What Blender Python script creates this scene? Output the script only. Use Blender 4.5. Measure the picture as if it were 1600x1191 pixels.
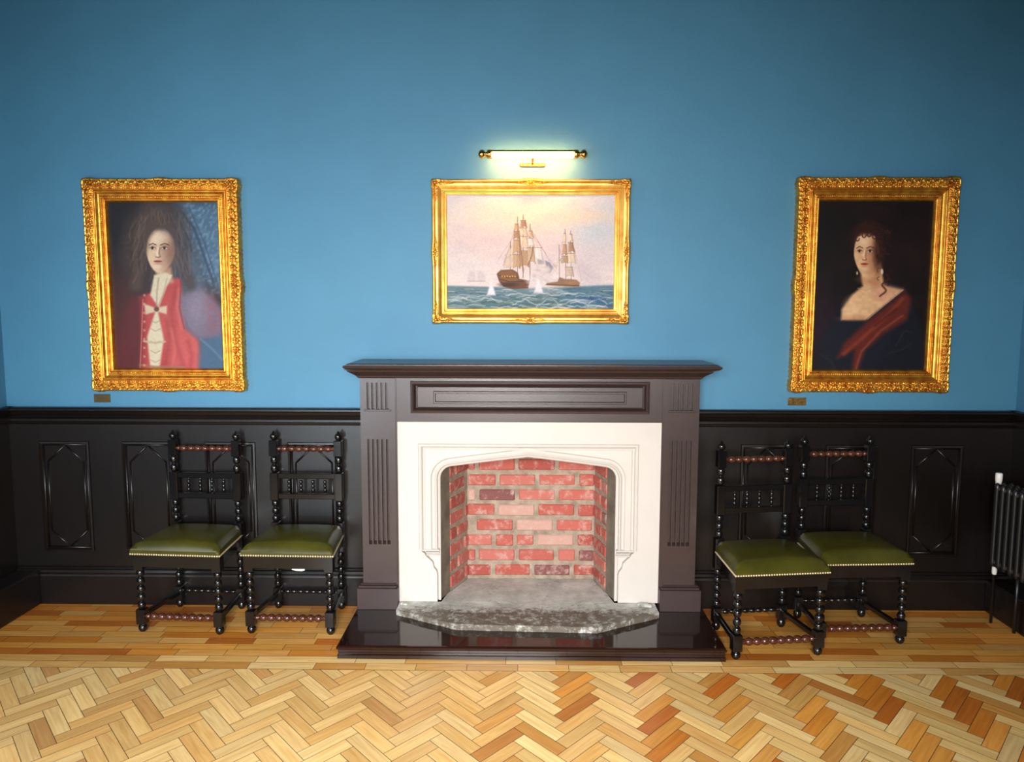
import bpy, math, random
import numpy as np
from mathutils import Matrix, Vector
random.seed(7)
C = bpy.context.scene
PI = math.pi
for o in list(bpy.data.objects): bpy.data.objects.remove(o)

# ------------------------------------------------------------------ camera
CAM_Y, CAM_Z = -3.9, 1.6261
PITCH, YAW, ROLL, FPX = map(float, (5.80213733, 0.74391547, 0.13310864, 1158.408))
def cam_matrix():
    ya, pi_, ro = math.radians(YAW), math.radians(PITCH), math.radians(ROLL)
    cy, sy = math.cos(ya), math.sin(ya); Rz = np.array([[cy, sy, 0], [-sy, cy, 0], [0, 0, 1]])
    c, s = math.cos(pi_), math.sin(pi_); Rx = np.array([[1, 0, 0], [0, c, -s], [0, s, c]])
    c, s = math.cos(ro), math.sin(ro); Ry = np.array([[c, 0, s], [0, 1, 0], [-s, 0, c]])
    M = Ry @ Rx @ Rz                     # rows: right, forward, up in world axes
    return Matrix(((M[0][0], -0 + M[2][0], -M[1][0], 0), (M[0][1], M[2][1], -M[1][1], CAM_Y),
                   (M[0][2], M[2][2], -M[1][2], CAM_Z), (0, 0, 0, 1)))
cam = bpy.data.cameras.new('camera'); camo = bpy.data.objects.new('camera', cam)
C.collection.objects.link(camo); camo.matrix_world = cam_matrix()
cam.sensor_width = 36; cam.lens = FPX / 1600 * 36; cam.clip_start = .05
C.camera = camo

# ------------------------------------------------------------------ colour management, world, lights
C.view_settings.view_transform = 'Standard'; C.view_settings.look = 'None'
C.view_settings.gamma = 1; C.view_settings.use_curve_mapping = False
C.view_settings.exposure = 0.22
w = bpy.data.worlds.new('world'); C.world = w; w.use_nodes = True
w.node_tree.nodes['Background'].inputs[0].default_value = (.62, .74, 1, 1)
w.node_tree.nodes['Background'].inputs[1].default_value = .5
ROOM_Y, ROOM_H, XL, XR = -4.6, 3.4, -2.755, 2.60
WINDOWS = [(-1.92, .52, .12, 2.2, 23, (.76, .89, 1)), (-.25, 1.3, .85, 2.35, 86, (1, .985, .955)), (1.4, .9, .85, 2.35, 9, (1, .985, .955))]   # centre x, width, sill, head, power, colour (wall behind the camera)
def area(name, loc, rot, sx, sy, power, col):
    l = bpy.data.lights.new(name, 'AREA'); l.shape = 'RECTANGLE'; l.size = sx; l.size_y = sy
    l.energy = power; l.color = col
    o = bpy.data.objects.new(name, l); C.collection.objects.link(o); o.location = loc; o.rotation_euler = rot
    return o
for cx_, ww, wz0, wz1, pw, wc in WINDOWS:
    area('window_daylight', (cx_, ROOM_Y - .03, (wz0 + wz1) / 2), (PI / 2 - (.36 if ww > .8 else .12), 0, 0), ww - .1, wz1 - wz0 - .12, pw, wc).data.spread = math.radians(98)
area('window_daylight', (XL + .03, -2.1, 1.65), (PI / 2 - .16, 0, -PI / 2), 1.1, 1.3, 19, (.95, .98, 1))

# ------------------------------------------------------------------ helpers
def lin(c):
    return tuple(((v / 255) / 12.92 if v / 255 <= .04045 else ((v / 255 + .055) / 1.055) ** 2.4) for v in c)
class MB:
    """collects faces, becomes one mesh object"""
    def __init__(s): s.v = []; s.f = []; s.sm = []; s.mi = []
    def add(s, vs, fs, smooth=False, mi=0, M=None):
        b = len(s.v)
        if M is not None: vs = [tuple(M @ Vector(p)) for p in vs]
        s.v += [tuple(p) for p in vs]
        for f in fs:
            s.f.append(tuple(b + i for i in f)); s.sm.append(smooth); s.mi.append(mi)
        return s
    def box(s, x0, x1, y0, y1, z0, z1, mi=0, M=None, bev=0.0):
        if bev <= 0:
            vs = [(x, y, z) for z in (z0, z1) for y in (y0, y1) for x in (x0, x1)]
            fs = [(0, 2, 3, 1), (4, 5, 7, 6), (0, 1, 5, 4), (2, 6, 7, 3), (0, 4, 6, 2), (1, 3, 7, 5)]
            return s.add(vs, fs, False, mi, M)
        b = min(bev, (x1 - x0) * .45, (y1 - y0) * .45, (z1 - z0) * .45)
        vs = []; idx = {}
        for ix, x in enumerate((x0, x1)):
            for iy, y in enumerate((y0, y1)):
                for iz, z in enumerate((z0, z1)):
                    sx, sy, sz = (1 if ix == 0 else -1), (1 if iy == 0 else -1), (1 if iz == 0 else -1)
                    for a, p in enumerate(((x, y + sy * b, z + sz * b), (x + sx * b, y, z + sz * b), (x + sx * b, y + sy * b, z))):
                        idx[(ix, iy, iz, a)] = len(vs); vs.append(p)
        I = lambda ix, iy, iz, a: idx[(ix, iy, iz, a)]
        fs = []
        for i in (0, 1):
            q = [I(i, 0, 0, 0), I(i, 1, 0, 0), I(i, 1, 1, 0), I(i, 0, 1, 0)]; fs.append(tuple(q if i else q[::-1]))
            q = [I(0, i, 0, 1), I(1, i, 0, 1), I(1, i, 1, 1), I(0, i, 1, 1)]; fs.append(tuple(q[::-1] if i else q))
            q = [I(0, 0, i, 2), I(1, 0, i, 2), I(1, 1, i, 2), I(0, 1, i, 2)]; fs.append(tuple(q if i else q[::-1]))
        for i in (0, 1):
            for j in (0, 1):
                fs.append((I(0, i, j, 1), I(1, i, j, 1), I(1, i, j, 2), I(0, i, j, 2)))
                fs.append((I(i, 0, j, 0), I(i, 1, j, 0), I(i, 1, j, 2), I(i, 0, j, 2)))
                fs.append((I(i, j, 0, 0), I(i, j, 1, 0), I(i, j, 1, 1), I(i, j, 0, 1)))
        for i in (0, 1):
            for j in (0, 1):
                for k in (0, 1): fs.append((I(i, j, k, 0), I(i, j, k, 1), I(i, j, k, 2)))
        return s.add(vs, fs, False, mi, M)
    def lathe(s, prof, n=14, M=None, mi=0, smooth=True):
        """prof = [(r, z)...] turned about z"""
        vs = []; fs = []
        for r, z in prof:
            for k in range(n):
                a = 2 * PI * k / n; vs.append((r * math.cos(a), r * math.sin(a), z))
        m = len(prof)
        for i in range(m - 1):
            for k in range(n):
                k2 = (k + 1) % n; fs.append((i * n + k, i * n + k2, (i + 1) * n + k2, (i + 1) * n + k))
        s.add(vs, fs, smooth, mi, M)
        s.add([vs[k] for k in range(n)], [tuple(range(n))[::-1]], False, mi, M)
        s.add([vs[(m - 1) * n + k] for k in range(n)], [tuple(range(n))], False, mi, M)
        return s
    def ball(s, c, r, n=10, sz=1.0, mi=0, M=None):
        prof = [(max(1e-4, r * math.sin(PI * i / n)), -r * sz * math.cos(PI * i / n)) for i in range(n + 1)]
        T = Matrix.Translation(Vector(c))
        return s.lathe(prof, 12, (M @ T) if M is not None else T, mi)
    def tube(s, pts, rad, n=8, mi=0, M=None, smooth=True):
        pts = [Vector(p) for p in pts]; rs = rad if isinstance(rad, (list, tuple)) else [rad] * len(pts)
        vs = []; fs = []; up = None
        for i, p in enumerate(pts):
            d = (pts[min(i + 1, len(pts) - 1)] - pts[max(i - 1, 0)]).normalized()
            if up is None:
                up = Vector((0, 1, 0)) if abs(d.y) < .9 else Vector((1, 0, 0))
            a = (up - d * up.dot(d)).normalized(); b = d.cross(a); up = a
            for k in range(n):
                t = 2 * PI * k / n; vs.append(p + (a * math.cos(t) + b * math.sin(t)) * rs[i])
        m = len(pts)
        for i in range(m - 1):
            for k in range(n):
                k2 = (k + 1) % n; fs.append((i * n + k, i * n + k2, (i + 1) * n + k2, (i + 1) * n + k))
        fs.append(tuple(range(n))[::-1]); fs.append(tuple((m - 1) * n + k for k in range(n)))
        return s.add(vs, fs, smooth, mi, M)
    def prism(s, poly, y0, y1, mi=0, M=None, inset=0.0):
        """poly in (x, z), counter clockwise seen from the front (-y); front face at y0"""
        n = len(poly); cx = sum(p[0] for p in poly) / n; cz = sum(p[1] for p in poly) / n
        if inset:
            f = []
            for p in poly:
                d = math.hypot(p[0] - cx, p[1] - cz); k = max(0, (d - inset * 1.3) / d); f.append((cx + (p[0] - cx) * k, cz + (p[1] - cz) * k))
        else: f = poly
        vs = [(x, y0, z) for x, z in f] + [(x, y1, z) for x, z in poly]
        fs = [tuple(range(n))] + [(i, n + i, n + (i + 1) % n, (i + 1) % n) for i in range(n)] + [tuple(range(2 * n - 1, n - 1, -1))]
        return s.add(vs, fs, False, mi, M)
    def extrude_x(s, prof, x0, x1, mi=0, M=None):
        """closed profile [(y, z)...] run along x"""
        n = len(prof)
        vs = [(x0, y, z) for y, z in prof] + [(x1, y, z) for y, z in prof]
        fs = [(i, (i + 1) % n, n + (i + 1) % n, n + i) for i in range(n)] + [tuple(range(n))[::-1], tuple(range(n, 2 * n))]
        return s.add(vs, fs, False, mi, M)
    def u_mould(s, prof, x0, x1, d, yb=0.0, mi=0):
        """open profile [(out, z)...] with mitred returns: wall, left side, front, right side, wall"""
        n = len(prof); vs = []
        for o, z in prof:
            vs += [(x0 - o, yb, z), (x0 - o, -d - o, z), (x1 + o, -d - o, z), (x1 + o, yb, z)]
        fs = []
        for i in range(n - 1):
            for k in range(3):
                fs.append((i * 4 + k, i * 4 + k + 1, (i + 1) * 4 + k + 1, (i + 1) * 4 + k))
        fs.append((0, 3, 2, 1)); e = (n - 1) * 4; fs.append((e, e + 1, e + 2, e + 3))
        fs.append(tuple(i * 4 for i in range(n)) + tuple(i * 4 + 3 for i in range(n - 1, -1, -1)))
        return s.add(vs, fs, False, mi)
    def grid(s, P, mi=0, smooth=True, flip=False):
        """P[i][j] points"""
        ni, nj = len(P), len(P[0]); vs = [p for r in P for p in r]; fs = []
        for i in range(ni - 1):
            for j in range(nj - 1):
                q = (i * nj + j, i * nj + j + 1, (i + 1) * nj + j + 1, (i + 1) * nj + j)
                fs.append(q[::-1] if flip else q)
        return s.add(vs, fs, smooth, mi)
    def build(s, name, mats, parent=None, fix=True, **props):
        me = bpy.data.meshes.new(name); me.from_pydata(s.v, [], s.f)
        for m in (mats if isinstance(mats, (list, tuple)) else [mats]): me.materials.append(m)
        me.polygons.foreach_set('use_smooth', s.sm); me.polygons.foreach_set('material_index', s.mi)
        me.update()
        if fix:
            import bmesh
            bm = bmesh.new(); bm.from_mesh(me); bmesh.ops.recalc_face_normals(bm, faces=bm.faces); bm.to_mesh(me); bm.free()
        o = bpy.data.objects.new(name, me); C.collection.objects.link(o)
        if parent is not None: o.parent = parent
        for k, v in props.items(): o[k] = v
        return o
def empty(name, loc=(0, 0, 0), rz=0, **props):
    o = bpy.data.objects.new(name, None); C.collection.objects.link(o); o.location = loc; o.rotation_euler = (0, 0, rz)
    o.empty_display_size = .1
    for k, v in props.items(): o[k] = v
    return o
def copy_tree(o, parent=None):
    c = o.copy(); C.collection.objects.link(c)
    if parent is not None: c.parent = parent
    for ch in list(o.children): copy_tree(ch, c)
    return c
def curve_points(fn, n): return [fn(i / (n - 1)) for i in range(n)]

# ------------------------------------------------------------------ materials
def mat(name, col, rough=.5, metal=0.0, spec=.5, bump=0.0, bscale=200.0, var=0.0, vscale=4.0, col2=None, coat=0.0, stretch=(1, 1, 1), emis=None, estr=0.0):
    m = bpy.data.materials.new(name); m.use_nodes = True; nt = m.node_tree; N = nt.nodes; L = nt.links
    b = N['Principled BSDF']; c = lin(col); b.inputs['Base Color'].default_value = (*c, 1)
    b.inputs['Roughness'].default_value = rough; b.inputs['Metallic'].default_value = metal
    b.inputs['Specular IOR Level'].default_value = spec; b.inputs['Coat Weight'].default_value = coat
    b.inputs['Coat Roughness'].default_value = .12
    tc = N.new('ShaderNodeTexCoord'); mp = N.new('ShaderNodeMapping'); L.new(tc.outputs['Object'], mp.inputs[0]); mp.inputs['Scale'].default_value = stretch
    if var or col2:
        nz = N.new('ShaderNodeTexNoise'); nz.inputs['Scale'].default_value = vscale; nz.inputs['Detail'].default_value = 6; nz.inputs['Roughness'].default_value = .62
        L.new(mp.outputs[0], nz.inputs['Vector'])
        r = N.new('ShaderNodeValToRGB'); L.new(nz.outputs[0], r.inputs[0])
        c2 = lin(col2) if col2 else tuple(v * (1 - var) for v in c)
        r.color_ramp.elements[0].position = .32; r.color_ramp.elements[0].color = (*c2, 1)
        r.color_ramp.elements[1].position = .68; r.color_ramp.elements[1].color = (*[min(1, v * (1 + var)) for v in c], 1)
        L.new(r.outputs[0], b.inputs['Base Color'])
    if bump:
        nz = N.new('ShaderNodeTexNoise'); nz.inputs['Scale'].default_value = bscale; nz.inputs['Detail'].default_value = 4
        L.new(mp.outputs[0], nz.inputs['Vector'])
        bp = N.new('ShaderNodeBump'); bp.inputs['Strength'].default_value = bump; bp.inputs['Distance'].default_value = .002
        L.new(nz.outputs[0], bp.inputs['Height']); L.new(bp.outputs[0], b.inputs['Normal'])
    if emis:
        b.inputs['Emission Color'].default_value = (*lin(emis), 1); b.inputs['Emission Strength'].default_value = estr
    return m
def attr_mat(name, attr, rough, bump=0.0, bscale=300, coat=0.0, spec=.5):
    m = bpy.data.materials.new(name); m.use_nodes = True; nt = m.node_tree; N = nt.nodes; L = nt.links
    b = N['Principled BSDF']; b.inputs['Roughness'].default_value = rough; b.inputs['Coat Weight'].default_value = coat
    b.inputs['Coat Roughness'].default_value = .25; b.inputs['Specular IOR Level'].default_value = spec
    a = N.new('ShaderNodeAttribute'); a.attribute_name = attr; L.new(a.outputs['Color'], b.inputs['Base Color'])
    if bump:
        tc = N.new('ShaderNodeTexCoord'); nz = N.new('ShaderNodeTexNoise'); nz.inputs['Scale'].default_value = bscale
        L.new(tc.outputs['Object'], nz.inputs['Vector']); bp = N.new('ShaderNodeBump'); bp.inputs['Strength'].default_value = bump; bp.inputs['Distance'].default_value = .001
        L.new(nz.outputs[0], bp.inputs['Height']); L.new(bp.outputs[0], b.inputs['Normal'])
    return m
M_blue = mat('blue_wall_paint', (67, 125, 157), .6, bump=.25, bscale=90, var=.05, vscale=2.2)
M_ceil = mat('grey_ceiling_paint', (96, 92, 88), .8)
M_panel = mat('dark_stained_panelling', (14, 9, 8), .31, var=.25, vscale=9, stretch=(6, 6, 1), bump=.12, bscale=60)
M_mantel = mat('dark_brown_painted_wood', (54, 40, 38), .30, var=.10, vscale=14, stretch=(1, 1, 5), bump=.1, bscale=80)
M_hearthwood = mat('polished_dark_hearth_wood', (34, 17, 13), .07, var=.2, vscale=8, stretch=(1, 6, 6))
M_stone = mat('cream_painted_stone', (190, 182, 175), .6, var=.03, vscale=5, bump=.3, bscale=45)
M_reveal = mat('sooty_bare_stone', (118, 110, 96), .85, col2=(84, 76, 64), vscale=9, bump=.5, bscale=60)
M_mortar = mat('lime_mortar', (164, 146, 128), .9, col2=(122, 108, 92), vscale=22, bump=.9, bscale=120)
M_black = mat('ebonised_wood', (15, 14, 15), .16, var=.2, vscale=20, spec=.6)
M_brownturn = mat('worn_brown_turned_wood', (74, 38, 26), .12, var=.3, vscale=30, spec=.6)
M_gold = mat('gilt', (240, 184, 74), .30, metal=.85, col2=(190, 108, 36), vscale=26, bump=.35, bscale=180)
M_goldpale = mat('pale_gilt', (238, 196, 104), .32, metal=.78, col2=(206, 146, 60), vscale=14, bump=.12, bscale=150)
M_goldside = mat('red_bole_gilt_edge', (140, 58, 26), .45, metal=.3, var=.2, vscale=12)
M_brass = mat('polished_brass', (212, 170, 92), .16, metal=1.0)
M_nail = mat('brass_nails', (216, 200, 164), .3, metal=.7)
M_brassdull = mat('aged_brass', (168, 132, 66), .4, metal=.85, col2=(92, 70, 36), vscale=70)
M_tube = mat('lit_lamp_tube', (255, 250, 235), .4, emis=(255, 176, 94), estr=95)
M_iron = mat('black_radiator_enamel', (26, 27, 29), .3)
M_white = mat('white_plastic', (238, 236, 232), .4)
M_paper = mat('white_paper', (205, 205, 196), .7)
M_dark = mat('dark_joint', (66, 42, 24), .9)
M_winframe = mat('white_window_paint', (232, 230, 226), .5)

def leather():
    m = mat('green_leather', (60, 58, 12), .24, var=.28, vscale=7, bump=.3, bscale=260, spec=.6)
    return m
M_leather = leather()
def slab_mat():
    m = bpy.data.materials.new('worn_grey_hearth_stone'); m.use_nodes = True; N = m.node_tree.nodes; L = m.node_tree.links; b = N['Principled BSDF']
    b.inputs['Roughness'].default_value = .62
    tc = N.new('ShaderNodeTexCoord')
    n1 = N.new('ShaderNodeTexNoise'); n1.inputs['Scale'].default_value = 7; n1.inputs['Detail'].default_value = 9; n1.inputs['Roughness'].default_value = .68; L.new(tc.outputs['Object'], n1.inputs[0])
    r1 = N.new('ShaderNodeValToRGB'); L.new(n1.outputs[0], r1.inputs[0]); e = r1.color_ramp.elements
    e[0].position = .3; e[0].color = (*lin((142, 142, 136)), 1); e[1].position = .7; e[1].color = (*lin((208, 208, 200)), 1)
    n2 = N.new('ShaderNodeTexNoise'); n2.inputs['Scale'].default_value = 26; n2.inputs['Detail'].default_value = 8; n2.inputs['Roughness'].default_value = .75; L.new(tc.outputs['Object'], n2.inputs[0])
    # old soot and dirt worn into the front of the slab, and pale scuffs
    sp = N.new('ShaderNodeSeparateXYZ'); L.new(tc.outputs['Object'], sp.inputs[0])
    mr = N.new('ShaderNodeMapRange'); L.new(sp.outputs['Y'], mr.inputs[0]); mr.inputs[1].default_value = -.22; mr.inputs[2].default_value = -.33; mr.inputs[3].default_value = 0; mr.inputs[4].default_value = .24
    ad = N.new('ShaderNodeMath'); ad.operation = 'ADD'; L.new(n2.outputs[0], ad.inputs[0]); L.new(mr.outputs[0], ad.inputs[1])
    r2 = N.new('ShaderNodeValToRGB'); L.new(ad.outputs[0], r2.inputs[0]); r2.color_ramp.elements[0].position = .56; r2.color_ramp.elements[0].color = (0, 0, 0, 1); r2.color_ramp.elements[1].position = .74; r2.color_ramp.elements[1].color = (1, 1, 1, 1)
    mx = N.new('ShaderNodeMix'); mx.data_type = 'RGBA'; L.new(r2.outputs[0], mx.inputs[0]); L.new(r1.outputs[0], mx.inputs[6]); mx.inputs[7].default_value = (*lin((96, 86, 74)), 1)
    n3 = N.new('ShaderNodeTexNoise'); n3.inputs['Scale'].default_value = 34; n3.inputs['Detail'].default_value = 5; L.new(tc.outputs['Object'], n3.inputs[0])
    r3 = N.new('ShaderNodeValToRGB'); L.new(n3.outputs[0], r3.inputs[0]); r3.color_ramp.elements[0].position = .62; r3.color_ramp.elements[0].color = (0, 0, 0, 1); r3.color_ramp.elements[1].position = .72; r3.color_ramp.elements[1].color = (.7, .7, .7, 1)
    m2 = N.new('ShaderNodeMix'); m2.data_type = 'RGBA'; L.new(r3.outputs[0], m2.inputs[0]); L.new(mx.outputs[2], m2.inputs[6]); m2.inputs[7].default_value = (*lin((205, 203, 198)), 1)
    L.new(m2.outputs[2], b.inputs['Base Color'])
    bp = N.new('ShaderNodeBump'); bp.inputs['Strength'].default_value = .7; bp.inputs['Distance'].default_value = .004; L.new(n2.outputs[0], bp.inputs['Height']); L.new(bp.outputs[0], b.inputs['Normal'])
    return m
M_slab = slab_mat()
def brick_mat():
    m = bpy.data.materials.new('red_brick'); m.use_nodes = True; N = m.node_tree.nodes; L = m.node_tree.links; b = N['Principled BSDF']
    b.inputs['Roughness'].default_value = .85
    a = N.new('ShaderNodeAttribute'); a.attribute_name = 'tone'
    tc = N.new('ShaderNodeTexCoord'); n = N.new('ShaderNodeTexNoise'); n.inputs['Scale'].default_value = 24; n.inputs['Detail'].default_value = 7; n.inputs['Roughness'].default_value = .7; L.new(tc.outputs['Object'], n.inputs[0])
    r = N.new('ShaderNodeValToRGB'); L.new(n.outputs[0], r.inputs[0]); r.color_ramp.elements[0].position = .50; r.color_ramp.elements[0].color = (0, 0, 0, 1); r.color_ramp.elements[1].position = .72; r.color_ramp.elements[1].color = (.85, .85, .85, 1)
    mx = N.new('ShaderNodeMix'); mx.data_type = 'RGBA'; L.new(r.outputs[0], mx.inputs[0]); L.new(a.outputs['Color'], mx.inputs[6]); mx.inputs[7].default_value = (*lin((184, 158, 144)), 1)
    L.new(mx.outputs[2], b.inputs['Base Color'])
    n2 = N.new('ShaderNodeTexNoise'); n2.inputs['Scale'].default_value = 90; n2.inputs['Detail'].default_value = 5; L.new(tc.outputs['Object'], n2.inputs[0])
    bp = N.new('ShaderNodeBump'); bp.inputs['Strength'].default_value = .8; bp.inputs['Distance'].default_value = .003; L.new(n2.outputs[0], bp.inputs['Height']); L.new(bp.outputs[0], b.inputs['Normal'])
    return m
M_brick = brick_mat()
def parquet_mat():
    m = bpy.data.materials.new('honey_parquet'); m.use_nodes = True; N = m.node_tree.nodes; L = m.node_tree.links; b = N['Principled BSDF']
    a = N.new('ShaderNodeAttribute'); a.attribute_name = 'tone'
    uv = N.new('ShaderNodeUVMap'); uv.uv_map = 'UVMap'
    mp = N.new('ShaderNodeMapping'); mp.inputs['Scale'].default_value = (5, 70, 1); L.new(uv.outputs[0], mp.inputs[0])
    n = N.new('ShaderNodeTexNoise'); n.inputs['Scale'].default_value = 1.0; n.inputs['Detail'].default_value = 6; n.inputs['Roughness'].default_value = .6; n.inputs['Distortion'].default_value = .6; L.new(mp.outputs[0], n.inputs[0])
    r = N.new('ShaderNodeValToRGB'); L.new(n.outputs[0], r.inputs[0]); r.color_ramp.elements[0].position = .3; r.color_ramp.elements[0].color = (.72, .60, .46, 1); r.color_ramp.elements[1].position = .62; r.color_ramp.elements[1].color = (1.0, 1.0, 1.0, 1)
    mx = N.new('ShaderNodeMix'); mx.data_type = 'RGBA'; mx.blend_type = 'MULTIPLY'; mx.inputs[0].default_value = .8; L.new(a.outputs['Color'], mx.inputs[6]); L.new(r.outputs[0], mx.inputs[7])
    L.new(mx.outputs[2], b.inputs['Base Color'])
    b.inputs['Roughness'].default_value = .30; b.inputs['Specular IOR Level'].default_value = .45
    return m
M_parquet = parquet_mat()

def set_tone(o, per_face):
    me = o.data; at = me.color_attributes.new('tone', 'FLOAT_COLOR', 'CORNER')
    arr = np.ones((len(me.loops), 4), dtype=np.float32)
    for p in me.polygons:
        c = per_face[p.index]
        arr[p.loop_start:p.loop_start + p.loop_total, :3] = c
    at.data.foreach_set('color', arr.ravel())

# ------------------------------------------------------------------ floor: herringbone field + straight border
def clip_poly(poly, x0, x1, y0, y1):
    for ax, lim, sg in ((0, x0, 1), (0, x1, -1), (1, y0, 1), (1, y1, -1)):
        out = []
        for i in range(len(poly)):
            a, b = poly[i], poly[(i + 1) % len(poly)]
            da, db = sg * (a[ax] - lim), sg * (b[ax] - lim)
            if da >= 0: out.append(a)
            if (da >= 0) != (db >= 0):
                t = da / (da - db); out.append(tuple(a[k] + (b[k] - a[k]) * t for k in range(4)))
        poly = out
        if len(poly) < 3: return []
    return poly
def build_floor():
    mb = MB(); tones = []; uvs = []
    rnd = random.Random(11)
    honey = [(232, 192, 122), (226, 180, 108), (238, 206, 142), (218, 168, 94), (208, 152, 78), (236, 200, 132), (222, 176, 102), (234, 194, 126)]
    orange = [(214, 142, 56), (204, 128, 46), (222, 156, 70), (190, 110, 40), (226, 166, 80)]
    def put(poly, ox, oy, tone):
        ps = [(p[0], p[1], 0.0) for p in poly]
        mb.add(ps, [tuple(range(len(ps)))]); tones.append(lin(tone)); uvs.append([(p[2] + ox, p[3] + oy) for p in poly])
    W = .3165 / math.sqrt(2) / 4; Lb = 4 * W; g = .0011; SY = 1.115
    X0, Y0 = .173, -.915
    def rot(p, q): return (X0 + (p - q) / math.sqrt(2), Y0 - SY * W / math.sqrt(2) + SY * (p + q) / math.sqrt(2))
    FX0, FX1, FY0, FY1 = XL + .12, XR - .1, ROOM_Y, -.735
    for j in range(-80, 40):
        for k in range(-16, 17):
            for kind in (0, 1):
                if kind == 0: p0, q0, dp, dq = j * W + 2 * Lb * k, j * W, Lb, W
                else: p0, q0, dp, dq = j * W + Lb + 2 * Lb * k, (j + 1) * W - Lb, W, Lb
                cs = []
                for a, b in ((0, 0), (1, 0), (1, 1), (0, 1)):
                    P = p0 + (dp - g if a else g); Q = q0 + (dq - g if b else g)
                    x, y = rot(P, Q)
                    l, t = (a * dp, b * dq) if kind == 0 else (b * dq, a * dp)
                    cs.append((x, y, l, t))
                poly = clip_poly(cs, FX0, FX1, FY0, FY1)
                if not poly: continue
                cx = sum(p[0] for p in poly) / len(poly)
                base = rnd.choice(honey)
                if kind == 0 and cx > .0 and rnd.random() < min(.85, .25 + .35 * cx): base = rnd.choice(orange)  # up-right blocks darker on the right: directional grain sheen put into the colour
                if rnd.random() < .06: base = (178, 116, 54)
                if kind == 1 and cx > 0 and rnd.random() < .6: base = rnd.choice([(240, 210, 146), (234, 200, 130)])  # blocks laid the other way paler: their share of the painted grain sheen
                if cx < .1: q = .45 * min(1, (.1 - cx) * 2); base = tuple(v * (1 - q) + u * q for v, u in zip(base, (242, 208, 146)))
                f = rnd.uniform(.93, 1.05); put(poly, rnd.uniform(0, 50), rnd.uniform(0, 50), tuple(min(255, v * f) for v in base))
    # straight border along the panelled wall: rows of blocks parallel to it
    y = FY1 + .0015; rw = .0615
    while y < -.001:
        x = XL + rnd.uniform(-.3, 0); y1 = min(y + rw, 0)
        while x < XR:
            l = rnd.choice((.23, .23, .3, .46)); a, b = max(x, XL), min(x + l, XR)
            if b > a + .01:
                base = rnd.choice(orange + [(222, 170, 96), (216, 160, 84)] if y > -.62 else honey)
                f = rnd.uniform(.93, 1.06)
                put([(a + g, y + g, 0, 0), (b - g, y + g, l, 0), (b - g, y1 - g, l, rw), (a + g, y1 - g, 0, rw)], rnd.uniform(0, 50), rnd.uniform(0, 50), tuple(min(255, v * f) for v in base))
            x += l
        y += rw
    for a, b in ((XL, FX0), (FX1, XR)):
        yy = FY1
        while yy > ROOM_Y:
            put([(a + g, yy - .23 + g, 0, 0), (b - g, yy - .23 + g, .0, .12), (b - g, yy - g, .23, .12), (a + g, yy - g, .23, 0)], rnd.uniform(0, 50), 0, rnd.choice(orange)); yy -= .23
    nb = len(mb.f)
    mb.box(XL - .1, XR + .1, ROOM_Y - .1, .35, -.08, -.0012, mi=1)
    o = mb.build('floor', [M_parquet, M_dark], fix=False, kind='structure')
    tones += [(.1, .1, .1)] * (len(mb.f) - nb)
    set_tone(o, tones)
    uvl = o.data.uv_layers.new(name='UVMap'); flat = []
    for p in o.data.polygons:
        flat += [c for q in (uvs[p.index] if p.index < nb else [(0, 0)] * p.loop_total) for c in q]
    uvl.data.foreach_set('uv', flat)
build_floor()

# ------------------------------------------------------------------ room shell
FBX0, FBX1, FBZ = -.47, .56, 1.02            # fireplace recess in the back wall
m = MB()
m.box(XL - .1, FBX0, 0, .3, -.08, ROOM_H); m.box(FBX1, XR + .1, 0, .3, -.08, ROOM_H)
m.box(FBX0, FBX1, 0, .3, FBZ, ROOM_H); m.box(FBX0, FBX1, .25, .3, -.08, FBZ)
m.build('wall_back', M_blue, kind='structure')
def wall_with_holes_x(name, x, x2, holes):   # a wall in the y-z plane
    m = MB(); y = 0.0
    for (cy, wd, z0, z1) in holes:
        m.box(x, x2, cy + wd / 2, y, -.08, ROOM_H); m.box(x, x2, cy - wd / 2, cy + wd / 2, -.08, z0); m.box(x, x2, cy - wd / 2, cy + wd / 2, z1, ROOM_H); y = cy - wd / 2
    m.box(x, x2, ROOM_Y - .1, y, -.08, ROOM_H)
    return m.build(name, M_blue, kind='structure')
wall_with_holes_x('wall_left', XL - .1, XL, [(-2.1, 1.3, .95, 2.35)])
wall_with_holes_x('wall_right', XR, XR + .1, [])
m = MB(); x = XL - .1
for cx_, ww, wz0, wz1, _p, _c in WINDOWS:
    m.box(x, cx_ - ww / 2, ROOM_Y - .1, ROOM_Y, -.08, ROOM_H); m.box(cx_ - ww / 2, cx_ + ww / 2, ROOM_Y - .1, ROOM_Y, -.08, wz0)
    m.box(cx_ - ww / 2, cx_ + ww / 2, ROOM_Y - .1, ROOM_Y, wz1, ROOM_H); x = cx_ + ww / 2
m.box(x, XR + .1, ROOM_Y - .1, ROOM_Y, -.08, ROOM_H)
m.build('wall_front', M_blue, kind='structure')
MB().box(XL - .1, XR + .1, ROOM_Y - .1, .3, ROOM_H, ROOM_H + .1).build('ceiling', M_ceil, kind='structure')
for i, (cx_, ww, wz0, wz1, _p, _c) in enumerate(WINDOWS):
    m = MB(); t = .05; a, b = cx_ - ww / 2, cx_ + ww / 2
    m.box(a, a + t, ROOM_Y - .04, ROOM_Y, wz0, wz1); m.box(b - t, b, ROOM_Y - .04, ROOM_Y, wz0, wz1)
    m.box(a + t, b - t, ROOM_Y - .04, ROOM_Y, wz0, wz0 + t); m.box(a + t, b - t, ROOM_Y - .04, ROOM_Y, wz1 - t, wz1)
    m.build('window_%d' % (i + 1), M_winframe, kind='structure')
m = MB()
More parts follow.
